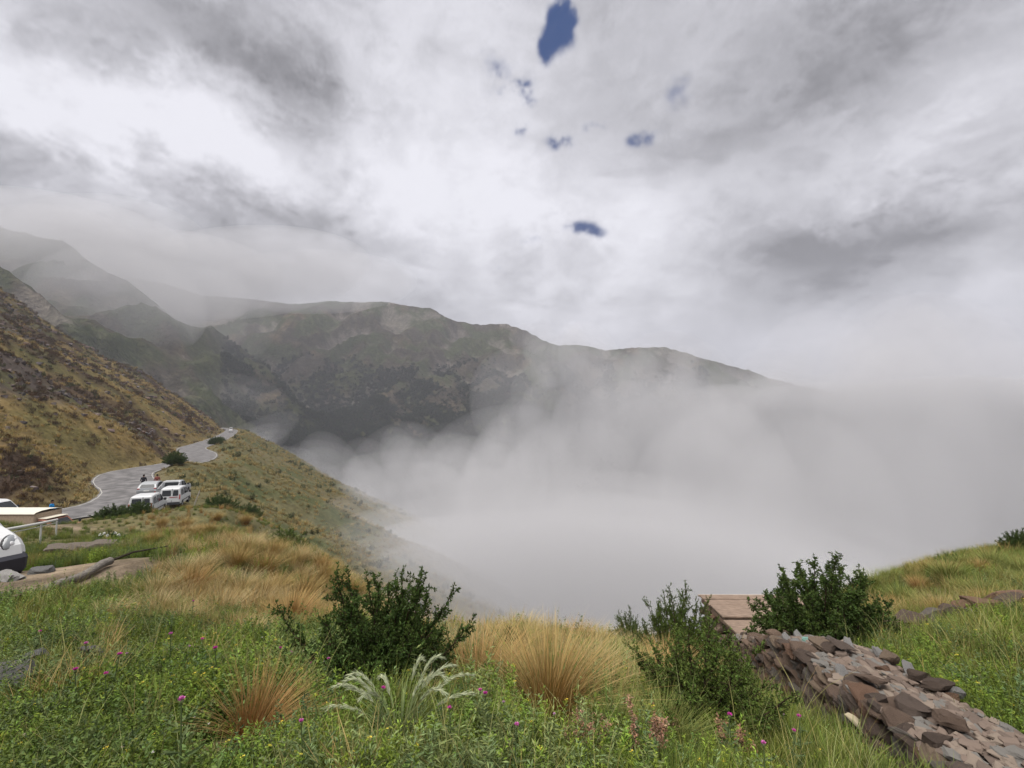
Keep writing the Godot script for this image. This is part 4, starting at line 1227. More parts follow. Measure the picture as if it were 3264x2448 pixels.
	for q in [[-17.4, 16.2, 1.15], [-19.85, 20.15, 1.0], [-22.3, 23.4, 0.85]]:
		var p := at(q[0], q[1])
		var pb := Buf.new()
		pb.tube(PackedVector3Array([p + Vector3(0, -0.2, 0), p + Vector3(0, q[2], 0)]), 0.035, 0.035, 8, Color.WHITE)
		mesh_of("post", pb.mesh(), steel, fence)
		tops.append(p + Vector3(0, q[2], 0))
	for i in 2:
		for dy in [0.0, -0.14]:
			var rb := Buf.new()
			rb.tube(PackedVector3Array([tops[i] + Vector3(0, dy, 0), tops[i + 1] + Vector3(0, dy, 0)]), 0.055 if dy == 0.0 else 0.02, 0.055 if dy == 0.0 else 0.02, 8, Color.WHITE)
			mesh_of("rail", rb.mesh(), steel, fence)
	# leaning post and concrete kerb by the parked cars
	var lp := Buf.new()
	lp.tube(PackedVector3Array([Vector3(0, -0.2, 0), Vector3(0.75, 2.0, 0)]), 0.05, 0.045, 7, Color(0.33, 0.30, 0.26))
	var post := thing("leaning_post", at(-28.0, 41.5), 0.0, "grey wooden post leaning at the edge of the parking place", "post")
	mesh_of("post", lp.mesh(), M.petal, post)
	var kerb := thing("concrete_kerb", at(-27.9, 38.6, 0.08), -0.35, "pale concrete kerb block behind the white vans", "kerb")
	mesh_of("block", bevel_box(0.6, 0.45, 3.4, 0.04), mat(0.42, 0.39, 0.36), kerb)
	build_cars()
	build_people()

func bevel_box(x: float, y: float, z: float, c: float) -> ArrayMesh:
	var st := SurfaceTool.new()
	st.begin(Mesh.PRIMITIVE_TRIANGLES)
	st.set_smooth_group(-1)
	var h := Vector3(x, y, z) * 0.5
	var corner := func(i: int, ax: int) -> Vector3:
		var s := Vector3(1 if i & 1 else -1, 1 if i & 2 else -1, 1 if i & 4 else -1)
		var q := h - Vector3(c, c, c)
		q[ax] += c
		return Vector3(s.x * q.x, s.y * q.y, s.z * q.z)
	var face := func(pts: Array):
		for i in range(1, pts.size() - 1):
			var a: Vector3 = pts[0]
			var b: Vector3 = pts[i]
			var d: Vector3 = pts[i + 1]
			if (b - a).cross(d - a).dot(a + b + d) > 0.0:
				var t := b
				b = d
				d = t
			st.add_vertex(a); st.add_vertex(b); st.add_vertex(d)
	for ax in 3:
		var u := (ax + 1) % 3
		var v := (ax + 2) % 3
		for s in 2:
			var b0 := s << ax
			face.call([corner.call(b0, ax), corner.call(b0 | (1 << u), ax), corner.call(b0 | (1 << u) | (1 << v), ax), corner.call(b0 | (1 << v), ax)])
		for k in 4:
			var e0 := ((k & 1) << u) | ((k >> 1) << v)
			face.call([corner.call(e0, u), corner.call(e0 | (1 << ax), u), corner.call(e0 | (1 << ax), v), corner.call(e0, v)])
	for i in 8: face.call([corner.call(i, 0), corner.call(i, 1), corner.call(i, 2)])
	st.generate_normals()
	return st.commit()

# ---------------------------------------------------------------- vehicles: front towards -z, right side +x
var car_w := 0.85
var car_belt := 1.0
var car_tumble := 0.16

func half_w(y: float) -> float:
	return car_w - car_tumble * maxf(0.0, y - car_belt) - 0.10 * maxf(0.0, 0.42 - y)

func hull(prof: PackedVector2Array, c: float, col := Color.WHITE) -> ArrayMesh:
	# a side profile (z, y) drawn out across the car, narrower above the belt, with rounded edges
	var inner := Geometry2D.offset_polygon(prof, -c, Geometry2D.JOIN_MITER)
	var ring: PackedVector2Array = inner[0]
	var mid := Vector2.ZERO
	for q in prof: mid += q / prof.size()
	var b := Buf.new()
	var n := prof.size()
	var ins := PackedVector2Array()
	for q in prof:   # the inner ring, one point for each outer point
		var best := ring[0]
		for r in ring:
			if r.distance_squared_to(q) < best.distance_squared_to(q): best = r
		ins.append(best)
	var add := func(p: Vector3, q: Vector3, r: Vector3):
		var o := Vector3(0, mid.y, mid.x)
		if (q - p).cross(r - p).dot((p + q + r) / 3.0 - o) > 0.0: b.tri(p, r, q, col)
		else: b.tri(p, q, r, col)
	for i in n:
		var j := (i + 1) % n
		var wi := half_w(prof[i].y) - c
		var wj := half_w(prof[j].y) - c
		var p := [Vector3(-wi, prof[i].y, prof[i].x), Vector3(wi, prof[i].y, prof[i].x), Vector3(wj, prof[j].y, prof[j].x), Vector3(-wj, prof[j].y, prof[j].x)]
		add.call(p[0], p[1], p[2]); add.call(p[0], p[2], p[3])
		for s in [-1.0, 1.0]:
			var a := Vector3(s * wi, prof[i].y, prof[i].x)
			var d := Vector3(s * wj, prof[j].y, prof[j].x)
			var e := Vector3(s * half_w(ins[j].y), ins[j].y, ins[j].x)
			var f := Vector3(s * half_w(ins[i].y), ins[i].y, ins[i].x)
			add.call(a, d, e); add.call(a, e, f)
	var tr := Geometry2D.triangulate_polygon(ring)
	for i in range(0, tr.size(), 3):
		for s in [-1.0, 1.0]:
			var t := []
			for k in 3: t.append(Vector3(s * half_w(ring[tr[i + k]].y), ring[tr[i + k]].y, ring[tr[i + k]].x))
			add.call(t[0], t[1], t[2])
	return b.mesh()

func side_pane(into: Node3D, called: String, poly: Array, m: Material, both := true, lift := 0.012) -> void:
	for s in ([-1.0, 1.0] if both else [1.0]):
		var b := Buf.new()
		var pv := PackedVector2Array(poly)
		var tr := Geometry2D.triangulate_polygon(pv)
		for i in range(0, tr.size(), 3):
			var t := []
			for k in 3: t.append(Vector3(s * (half_w(pv[tr[i + k]].y) + lift), pv[tr[i + k]].y, pv[tr[i + k]].x))
			if (t[1] - t[0]).cross(t[2] - t[0]).x * s > 0.0: b.tri(t[0], t[2], t[1], Color.WHITE)
			else: b.tri(t[0], t[1], t[2], Color.WHITE)
		mesh_of(called, b.mesh(), m, into)

func end_pane(into: Node3D, called: String, x0: float, x1: float, y0: float, y1: float, z0: float, z1: float, m: Material, taper := 0.0) -> MeshInstance3D:
	# a pane across the front or back: z0 at its foot, z1 at its head
	var b := Buf.new()
	var cx := 0.03
	var cy := 0.04
	var pts := [Vector2(x0 + cx, y0), Vector2(x1 - cx, y0), Vector2(x1, y0 + cy), Vector2(x1 - taper, y1 - cy), Vector2(x1 - taper - cx, y1), Vector2(x0 + taper + cx, y1), Vector2(x0 + taper, y1 - cy), Vector2(x0, y0 + cy)]
	var v := []
	for q in pts: v.append(Vector3(q.x, q.y, lerpf(z0, z1, (q.y - y0) / (y1 - y0))))
	for i in range(1, 7):
		if z0 > 0.0: b.tri(v[0], v[i + 1], v[i], Color.WHITE)
		else: b.tri(v[0], v[i], v[i + 1], Color.WHITE)
	return mesh_of(called, b.mesh(), m, into)

func wheels(into: Node3D, zs: Array, r: float) -> void:
	for z in zs:
		for s in [-1.0, 1.0]:
			var t := Buf.new()
			var prev := []
			for k in 19:
				var a := TAU * k / 18
				var now := []
				for q in [[r * 0.62, 0.02], [r * 0.93, 0.03], [r, -0.02], [r, -0.16], [r * 0.93, -0.20]]:
					now.append(Vector3(s * (car_w - 0.01 + q[1]), r + sin(a) * q[0], z + cos(a) * q[0]))
				if prev:
					for i in 4: t.quad(prev[i], now[i], now[i + 1], prev[i + 1], Color.WHITE)
				prev = now
			var tyre := mesh_of("wheel", t.mesh(), M.tyre, into)
			var rb := Buf.new()
			for k in 12:
				var a0 := TAU * k / 12
				var a1 := TAU * (k + 0.72) / 12
				rb.tri(Vector3(s * (car_w + 0.012), r, z), Vector3(s * (car_w - 0.01), r + sin(a0) * r * 0.62, z + cos(a0) * r * 0.62), Vector3(s * (car_w - 0.01), r + sin(a1) * r * 0.62, z + cos(a1) * r * 0.62), Color.WHITE)
			mesh_of("rim", rb.mesh(), M.chrome, tyre)

func van(o: Node3D, paint: Material) -> void:   # a small high-roofed van with twin rear doors
	car_w = 0.84; car_belt = 1.02; car_tumble = 0.17
	mesh_of("body", hull(PackedVector2Array([Vector2(-1.98, 0.42), Vector2(-2.02, 0.62), Vector2(-1.93, 0.86), Vector2(-1.25, 1.04), Vector2(-1.08, 1.10), Vector2(-0.52, 1.68), Vector2(-0.25, 1.79), Vector2(0.6, 1.83), Vector2(1.60, 1.80), Vector2(1.82, 1.72), Vector2(1.95, 1.05), Vector2(1.99, 0.62), Vector2(1.97, 0.40), Vector2(1.0, 0.30), Vector2(-1.2, 0.30)]), 0.05), paint, o)
	side_pane(o, "side_window", [Vector2(-0.98, 1.12), Vector2(-0.42, 1.62), Vector2(-0.20, 1.64), Vector2(-0.20, 1.10)], M.glass)
	side_pane(o, "side_window", [Vector2(-0.12, 1.10), Vector2(-0.12, 1.65), Vector2(0.62, 1.66), Vector2(0.62, 1.10)], M.glass)
	side_pane(o, "side_window", [Vector2(0.82, 1.10), Vector2(0.82, 1.64), Vector2(1.42, 1.62), Vector2(1.56, 1.12)], M.glass)
	side_pane(o, "door_seam", [Vector2(-0.165, 0.45), Vector2(-0.165, 1.05), Vector2(-0.15, 1.05), Vector2(-0.15, 0.45)], M.black)
	side_pane(o, "door_seam", [Vector2(0.71, 0.45), Vector2(0.71, 1.05), Vector2(0.725, 1.05), Vector2(0.725, 0.45)], M.black)
	side_pane(o, "side_moulding", [Vector2(-1.0, 0.56), Vector2(-1.0, 0.64), Vector2(1.1, 0.64), Vector2(1.1, 0.56)], M.black)
	side_pane(o, "door_handle", [Vector2(0.40, 0.98), Vector2(0.40, 1.02), Vector2(0.58, 1.02), Vector2(0.58, 0.98)], M.black, true, 0.02)
	side_pane(o, "wheel_arch", arch(-1.28, 0.31, 0.36), M.black, true, 0.006)
	side_pane(o, "wheel_arch", arch(1.28, 0.31, 0.36), M.black, true, 0.006)
	end_pane(o, "rear_window", -0.62, -0.02 + 0.10, 1.12, 1.62, 1.957, 1.868, M.glass, 0.03)
	end_pane(o, "rear_window", 0.20, 0.64, 1.12, 1.62, 1.957, 1.868, M.glass, 0.03)
	end_pane(o, "rear_door_seam", 0.13, 0.145, 0.55, 1.74, 2.005, 1.84, M.black)
	end_pane(o, "rear_bumper", -0.80, 0.80, 0.34, 0.56, 2.03, 2.03, M.bumper)
	end_pane(o, "number_plate", -0.55, -0.10, 0.78, 0.90, 2.003, 1.99, M.plate)
	for s in [-1.0, 1.0]:
		var t := mesh_of("tail_light", bevel_box(0.10, 0.42, 0.05, 0.015), M.red, o)
		t.position = Vector3(s * 0.755, 1.02, 1.955)
		t.rotation.x = -0.13
		var h := mesh_of("headlight", bevel_box(0.36, 0.20, 0.10, 0.04), M.lamp, o)
		h.position = Vector3(s * 0.60, 0.80, -1.93)
		h.rotation.y = s * 0.3
		var mr := mesh_of("mirror", bevel_box(0.20, 0.22, 0.12, 0.04), M.black, o)
		mr.position = Vector3(s * 0.98, 1.16, -0.80)
	end_pane(o, "windscreen", -0.70, 0.70, 1.14, 1.64, -1.06, -0.565, M.glass, 0.06)
	end_pane(o, "front_bumper", -0.80, 0.80, 0.36, 0.60, -2.035, -2.035, M.bumper)
	wheels(o, [-1.28, 1.28], 0.31)

func arch(z: float, y: float, r: float) -> Array:
	var out := []
	for k in 13: out.append(Vector2(z + r * cos(PI * k / 12.0), maxf(0.33, y + r * sin(PI * k / 12.0))))
	return out

func hatch(o: Node3D, paint: Material) -> void:   # a rounded silver hatchback
	car_w = 0.86; car_belt = 0.92; car_tumble = 0.26
	mesh_of("body", hull(PackedVector2Array([Vector2(-2.05, 0.40), Vector2(-2.10, 0.58), Vector2(-1.98, 0.78), Vector2(-1.0, 0.96), Vector2(-0.25, 1.40), Vector2(0.3, 1.48), Vector2(1.1, 1.45), Vector2(1.65, 1.30), Vector2(2.0, 0.98), Vector2(2.08, 0.70), Vector2(2.04, 0.40), Vector2(1.2, 0.26), Vector2(-1.3, 0.26)]), 0.06), paint, o)
	side_pane(o, "side_window", [Vector2(-0.78, 1.00), Vector2(-0.2, 1.34), Vector2(0.25, 1.40), Vector2(0.25, 0.99)], M.glass)
	side_pane(o, "side_window", [Vector2(0.33, 0.99), Vector2(0.33, 1.40), Vector2(1.0, 1.37), Vector2(1.45, 1.10), Vector2(1.3, 1.0)], M.glass)
	side_pane(o, "wheel_arch", arch(-1.30, 0.31, 0.36), M.black, true, 0.006)
	side_pane(o, "wheel_arch", arch(1.30, 0.31, 0.36), M.black, true, 0.006)
	end_pane(o, "rear_window", -0.62, 0.62, 1.02, 1.30, 1.985, 1.69, M.glass, 0.06)
	end_pane(o, "rear_bumper", -0.80, 0.80, 0.30, 0.44, 2.075, 2.095, M.bumper)
	end_pane(o, "number_plate", -0.25, 0.25, 0.66, 0.77, 2.10, 2.09, M.plate)
	for s in [-1.0, 1.0]:
		var t := mesh_of("tail_light", bevel_box(0.24, 0.14, 0.12, 0.03), M.red, o)
		t.position = Vector3(s * 0.70, 0.90, 1.98)
		var mr := mesh_of("mirror", bevel_box(0.18, 0.13, 0.1, 0.03), M.black, o)
		mr.position = Vector3(s * 0.98, 1.02, -0.62)
		var h := mesh_of("headlight", bevel_box(0.34, 0.14, 0.12, 0.04), M.lamp, o)
		h.position = Vector3(s * 0.62, 0.74, -2.0)
	end_pane(o, "windscreen", -0.66, 0.66, 1.0, 1.36, -0.96, -0.35, M.glass, 0.06)
	wheels(o, [-1.30, 1.30], 0.31)

func pickup(o: Node3D, paint: Material) -> void:   # a silver pickup with an open bed and a roll bar
	car_w = 0.90; car_belt = 1.05; car_tumble = 0.20
	mesh_of("body", hull(PackedVector2Array([Vector2(-2.55, 0.50), Vector2(-2.58, 0.85), Vector2(-2.45, 1.04), Vector2(-1.35, 1.12), Vector2(0.60, 1.12), Vector2(0.62, 1.08), Vector2(2.45, 1.08), Vector2(2.48, 0.55), Vector2(1.0, 0.45), Vector2(-1.8, 0.45)]), 0.04), paint, o)
	mesh_of("cab", hull(PackedVector2Array([Vector2(-1.28, 1.10), Vector2(-0.62, 1.66), Vector2(-0.3, 1.73), Vector2(0.35, 1.72), Vector2(0.52, 1.62), Vector2(0.60, 1.10)]), 0.05), paint, o)
	side_pane(o, "side_window", [Vector2(-1.05, 1.16), Vector2(-0.55, 1.60), Vector2(-0.32, 1.62), Vector2(-0.32, 1.16)], M.glass)
	side_pane(o, "side_window", [Vector2(-0.24, 1.16), Vector2(-0.24, 1.63), Vector2(0.36, 1.62), Vector2(0.48, 1.16)], M.glass)
	side_pane(o, "wheel_arch", arch(-1.65, 0.38, 0.44), M.black, true, 0.006)
	side_pane(o, "wheel_arch", arch(1.50, 0.38, 0.44), M.black, true, 0.006)
	end_pane(o, "rear_window", -0.62, 0.62, 1.18, 1.60, 0.606, 0.54, M.glass, 0.05)
	end_pane(o, "windscreen", -0.68, 0.68, 1.16, 1.62, -1.25, -0.69, M.glass, 0.06)
	var bed := mesh_of("bed_cover", bevel_box(1.5, 0.03, 1.75, 0.01), M.bumper, o)
	bed.position = Vector3(0, 1.10, 1.53)
	var rb := Buf.new()
	rb.tube(PackedVector3Array([Vector3(-0.78, 1.08, 0.80), Vector3(-0.74, 1.55, 0.76), Vector3(-0.62, 1.72, 0.76), Vector3(0.62, 1.72, 0.76), Vector3(0.74, 1.55, 0.76), Vector3(0.78, 1.08, 0.80)]), 0.045, 0.045, 8, Color.WHITE)
	mesh_of("roll_bar", rb.mesh(), M.chrome, o)
	var r2 := Buf.new()
	for s in [-1.0, 1.0]: r2.tube(PackedVector3Array([Vector3(s * 0.74, 1.5, 0.78), Vector3(s * 0.80, 1.12, 1.9)]), 0.04, 0.035, 8, Color.WHITE)
	mesh_of("roll_bar_brace", r2.mesh(), M.chrome, o)
	end_pane(o, "tailgate", -0.74, 0.74, 0.66, 1.06, 2.495, 2.475, paint)
	end_pane(o, "rear_bumper", -0.86, 0.86, 0.42, 0.58, 2.55, 2.55, M.chrome)
	end_pane(o, "number_plate", -0.22, 0.22, 0.46, 0.56, 2.56, 2.56, M.plate)
	for s in [-1.0, 1.0]:
		var t := mesh_of("tail_light", bevel_box(0.12, 0.32, 0.06, 0.02), M.red, o)
		t.position = Vector3(s * 0.82, 0.86, 2.47)
		var mr := mesh_of("mirror", bevel_box(0.2, 0.2, 0.1, 0.03), M.black, o)
		mr.position = Vector3(s * 1.04, 1.24, -1.0)
		var h := mesh_of("headlight", bevel_box(0.36, 0.18, 0.1, 0.04), M.lamp, o)
		h.position = Vector3(s * 0.66, 0.90, -2.5)
	wheels(o, [-1.65, 1.50], 0.38)

func build_cars() -> void:
	M.tyre = mat(0.018, 0.018, 0.019, 0.9)
	M.black = mat(0.02, 0.02, 0.022, 0.6)
	M.bumper = mat(0.045, 0.045, 0.05, 0.7)
	M.bumper_blue = mat(0.035, 0.035, 0.045, 0.6)
	M.chrome = mat(0.45, 0.45, 0.46, 0.35, 0.6)
	M.plate = mat(0.65, 0.65, 0.62, 0.6)
	M.red = mat(0.28, 0.018, 0.016, 0.3, 0.5)
	M.lamp = mat(0.55, 0.56, 0.56, 0.12, 0.6)
	M.lens = mat(0.22, 0.23, 0.24, 0.08, 0.6)
	M.glass = mat(0.016, 0.018, 0.020, 0.06, 0.5)
	var white := mat(0.47, 0.475, 0.48, 0.35, 0.5)
	white.clearcoat_enabled = true
	white.clearcoat = 0.6
	var silver := mat(0.30, 0.31, 0.32, 0.4, 0.5)
	silver.metallic = 0.25
	var o := thing("parked_van", at(-31.0, 40.6, 0.02), 0.38, "white van with twin rear doors behind the dark shrub", "van")
	o.position.y = ROAD_Y
	van(o, white)
	o = thing("parked_van", at(-31.9, 45.1, 0.02), 0.40, "white van with a red stripe parked beyond the nearest van", "van")
	o.position.y = ROAD_Y - 0.02
	van(o, white)
	end_pane(o, "red_stripe", -0.05, 0.62, 0.98, 1.04, 1.992, 1.985, M.red)
	o = thing("parked_hatchback", at(-38.4, 50.8, 0.02), 0.40, "silver hatchback parked beside the pickup on the road edge", "car")
	o.position.y = ROAD_Y
	hatch(o, silver)
	o = thing("parked_pickup", at(-35.2, 49.4, 0.02), 0.34, "silver pickup truck with a roll bar over its bed", "pickup")
	o.position.y = ROAD_Y - 0.02
	pickup(o, silver)
	o = thing("distant_van", Vector3(-170.5, ROAD_Y, -286.0), 0.5, "white van far away at the end of the road", "van")
	van(o, white)
	o = thing("distant_car", Vector3(-151.5, ROAD_Y, -254.0), 0.5, "small white car far down the road following the van", "car")
	hatch(o, white)
	o = thing("parked_van", Vector3(-40.4, ROAD_Y, -37.2), -1.55, "white van standing behind the canvas-topped truck", "van")
	van(o, white)
	# the near car, only its front corner in view
	o = thing("parked_car", at(-12.65, 10.1, -0.08), -1.90, "white car with a large clear headlight and a dark front bumper", "car")
	near_car(o, white)
	truck()

func near_car(o: Node3D, paint: Material) -> void:
	car_w = 0.90; car_belt = 1.05; car_tumble = 0.17
	mesh_of("body", hull(PackedVector2Array([Vector2(-1.96, 0.58), Vector2(-2.10, 0.64), Vector2(-2.14, 0.74), Vector2(-2.08, 0.92), Vector2(-1.90, 1.08), Vector2(-1.62, 1.20), Vector2(-1.30, 1.29), Vector2(-0.6, 1.78), Vector2(-0.2, 1.92), Vector2(0.6, 1.97), Vector2(1.9, 1.94), Vector2(2.15, 1.84), Vector2(2.24, 1.05), Vector2(2.26, 0.40), Vector2(1.2, 0.30), Vector2(-1.4, 0.32), Vector2(-1.8, 0.50)]), 0.11), paint, o)
	mesh_of("bumper", hull(PackedVector2Array([Vector2(-1.60, 0.22), Vector2(-2.0, 0.24), Vector2(-2.15, 0.38), Vector2(-2.20, 0.66), Vector2(-2.12, 0.76), Vector2(-1.62, 0.76)]), 0.07), M.bumper_blue, o)
	for s in [-1.0, 1.0]:
		var rim := Buf.new()   # a large lens let into the corner of the wing
		rim.ball(Vector3(0, 0, 0.012), 0.262, 0.158, 0.075, 18, 10, Color.WHITE)
		var h := mesh_of("headlight", rim.mesh(), M.black, o)
		h.position = Vector3(s * 0.67, 0.955, -1.93)
		h.basis = Basis.from_euler(Vector3(0.35, -s * 0.62, s * 0.38))
		var lens := Buf.new()
		lens.ball(Vector3(0, 0, 0), 0.25, 0.148, 0.095, 18, 10, Color.WHITE)
		mesh_of("lens", lens.mesh(), M.lens, h)
		for k in [-0.09, 0.07]:
			var bulb := Buf.new()
			bulb.ball(Vector3(k, 0.0, -0.065), 0.065, 0.06, 0.045, 12, 8, Color.WHITE)
			mesh_of("reflector", bulb.mesh(), M.chrome, h)
	side_pane(o, "side_window", [Vector2(-1.10, 1.34), Vector2(-0.5, 1.76), Vector2(0.1, 1.80), Vector2(0.1, 1.32)], M.glass)
	side_pane(o, "side_window", [Vector2(0.2, 1.32), Vector2(0.2, 1.80), Vector2(1.0, 1.80), Vector2(1.0, 1.32)], M.glass)
	end_pane(o, "windscreen", -0.72, 0.72, 1.34, 1.82, -1.25, -0.50, M.glass, 0.06)
	side_pane(o, "wheel_arch", arch(-1.30, 0.33, 0.40), M.black, true, 0.006)
	side_pane(o, "wheel_arch", arch(1.45, 0.33, 0.40), M.black, true, 0.006)
	wheels(o, [-1.30, 1.45], 0.33)

func truck() -> void:
	var o := thing("canvas_truck", Vector3(-34.2, ROAD_Y, -32.4), -PI / 2.0, "old truck with a beige boxed back and a pale tarpaulin on top", "truck")
	var beige := mat(0.40, 0.31, 0.23, 0.85)
	beige.albedo_texture = noise_tex(256, 0.02, 4, 0.82, 1.0, 61)
	beige.uv1_triplanar = true
	var box := mesh_of("cargo_box", bevel_box(1.9, 1.35, 4.6, 0.03), beige, o)
	box.position = Vector3(0, 1.22, -0.45)
	var seam := mesh_of("box_panel", bevel_box(0.02, 1.2, 2.1, 0.004), beige, o)
	seam.position = Vector3(0.955, 1.2, -1.65)
	var win := mesh_of("box_window", bevel_box(0.03, 0.40, 0.75, 0.01), M.glass, o)
	win.position = Vector3(0.955, 1.42, 0.2)
	var tb := Buf.new()   # the tarpaulin: a rumpled roll over the top edge
	var prev := []
	for i in 41:
		var z := -2.78 + i * 0.117
		var now := []
		for k in 7:
			var a := PI * k / 6.0
			var r := 0.10 + 0.03 * nb.get_noise_2d(i * 60.0, k * 40.0)
			now.append(Vector3(cos(a) * (1.0 + r * 0.4), 1.90 + sin(a) * (0.12 + r * 0.5), z))
		if prev:
			for k in 6: tb.quad(prev[k], now[k], now[k + 1], prev[k + 1], Color.WHITE)
		prev = now
	mesh_of("tarpaulin", tb.mesh(), mat(0.52, 0.49, 0.42, 0.85), o)
	car_w = 0.88; car_belt = 1.0; car_tumble = 0.15
	var cab := mesh_of("cab", hull(PackedVector2Array([Vector2(-4.75, 0.5), Vector2(-4.80, 0.80), Vector2(-4.65, 0.95), Vector2(-3.75, 1.02), Vector2(-3.35, 1.46), Vector2(-3.05, 1.52), Vector2(-2.80, 1.50), Vector2(-2.78, 0.45), Vector2(-4.0, 0.42)]), 0.05), mat(0.22, 0.085, 0.055, 0.5), o)
	side_pane(cab, "side_window", [Vector2(-3.62, 1.06), Vector2(-3.30, 1.40), Vector2(-2.88, 1.42), Vector2(-2.88, 1.06)], M.glass)
	var roof := mesh_of("cab_roof", bevel_box(1.5, 0.06, 0.62, 0.02), mat(0.50, 0.46, 0.38), o)
	roof.position = Vector3(0, 1.55, -3.07)
	end_pane(o, "windscreen", -0.66, 0.66, 1.06, 1.42, -3.80, -3.45, M.glass, 0.05)
	for s in [-1.0, 1.0]:
		var arm := Buf.new()
		arm.tube(PackedVector3Array([Vector3(s * 0.86, 1.0, -3.6), Vector3(s * 1.08, 1.10, -3.85)]), 0.02, 0.02, 6, Color.WHITE)
		var mr := mesh_of("mirror", arm.mesh(), M.black, o)
		var mb := Buf.new()
		mb.ball(Vector3(s * 1.10, 1.12, -3.88), 0.05, 0.14, 0.11, 10, 8, Color.WHITE)
		mesh_of("mirror_head", mb.mesh(), M.black, mr)
	var chassis := mesh_of("chassis", bevel_box(1.5, 0.25, 6.6, 0.03), M.black, o)
	chassis.position = Vector3(0, 0.46, -1.2)
	wheels(o, [-3.9, 0.6], 0.38)

# ---------------------------------------------------------------- people: one smooth body grown round a skeleton
func body_mesh(bones: Array, cell: float, paint: Callable) -> ArrayMesh:
	var lo := Vector3.INF
	var hi := -Vector3.INF
	for b in bones:
		for k in [0, 1]:
			lo = lo.min(b[k] - Vector3.ONE * (b[2] + 0.06)); hi = hi.max(b[k] + Vector3.ONE * (b[2] + 0.06))
	var nx := int((hi.x - lo.x) / cell) + 2
	var ny := int((hi.y - lo.y) / cell) + 2
	var nz := int((hi.z - lo.z) / cell) + 2
	var f := PackedFloat32Array()
	f.resize(nx * ny * nz)
	for k in nz:
		for j in ny:
			for i in nx:
				var p := lo + Vector3(i, j, k) * cell
				var v := 1.0
				for b in bones:
					var a: Vector3 = b[0]
					var ab: Vector3 = b[1] - a
					var t := clampf((p - a).dot(ab) / maxf(ab.length_squared(), 1e-6), 0.0, 1.0)
					var q: float = (p - a - ab * t).length() - lerpf(b[2], b[3], t)
					var h := clampf(0.5 + 0.5 * (v - q) / 0.035, 0.0, 1.0)
					v = lerpf(v, q, h) - 0.035 * h * (1.0 - h)
				f[(k * ny + j) * nx + i] = v
	var cellv := {}
	var st := SurfaceTool.new()
	st.begin(Mesh.PRIMITIVE_TRIANGLES)
	st.set_smooth_group(0)
	var at_i := func(i: int, j: int, k: int) -> float: return f[(k * ny + j) * nx + i]
	var count := 0
	for k in nz - 1:
		for j in ny - 1:
			for i in nx - 1:
				var s := Vector3.ZERO
				var m := 0
				for e in [[0, 0, 0, 1, 0, 0], [0, 1, 0, 1, 1, 0], [0, 0, 1, 1, 0, 1], [0, 1, 1, 1, 1, 1], [0, 0, 0, 0, 1, 0], [1, 0, 0, 1, 1, 0], [0, 0, 1, 0, 1, 1], [1, 0, 1, 1, 1, 1], [0, 0, 0, 0, 0, 1], [1, 0, 0, 1, 0, 1], [0, 1, 0, 0, 1, 1], [1, 1, 0, 1, 1, 1]]:
					var a: float = f[((k + e[2]) * ny + j + e[1]) * nx + i + e[0]]
					var b: float = f[((k + e[5]) * ny + j + e[4]) * nx + i + e[3]]
					if (a < 0.0) != (b < 0.0):
						s += Vector3(e[0], e[1], e[2]).lerp(Vector3(e[3], e[4], e[5]), a / (a - b))
						m += 1
				if m:
					var p := lo + (Vector3(i, j, k) + s / m) * cell
					st.set_color(paint.call(p))
					st.add_vertex(p)
					cellv[(k * ny + j) * nx + i] = count
					count += 1
	for k in range(1, nz - 1):
		for j in range(1, ny - 1):
			for i in range(1, nx - 1):
				var o := (k * ny + j) * nx + i
				for ax in 3:
					var step: int = [1, nx, nx * ny][ax]
					var a := f[o]
					var b := f[o + step]
					if (a < 0.0) == (b < 0.0): continue
					var u: int = [nx, nx * ny, 1][ax]
					var w: int = [nx * ny, 1, nx][ax]
					var q := [cellv[o - u - w], cellv[o - w], cellv[o], cellv[o - u]]
					if a < 0.0: q.reverse()
					for z in [0, 1, 2, 0, 2, 3]: st.add_index(q[z])
	st.generate_normals()
	return st.commit()

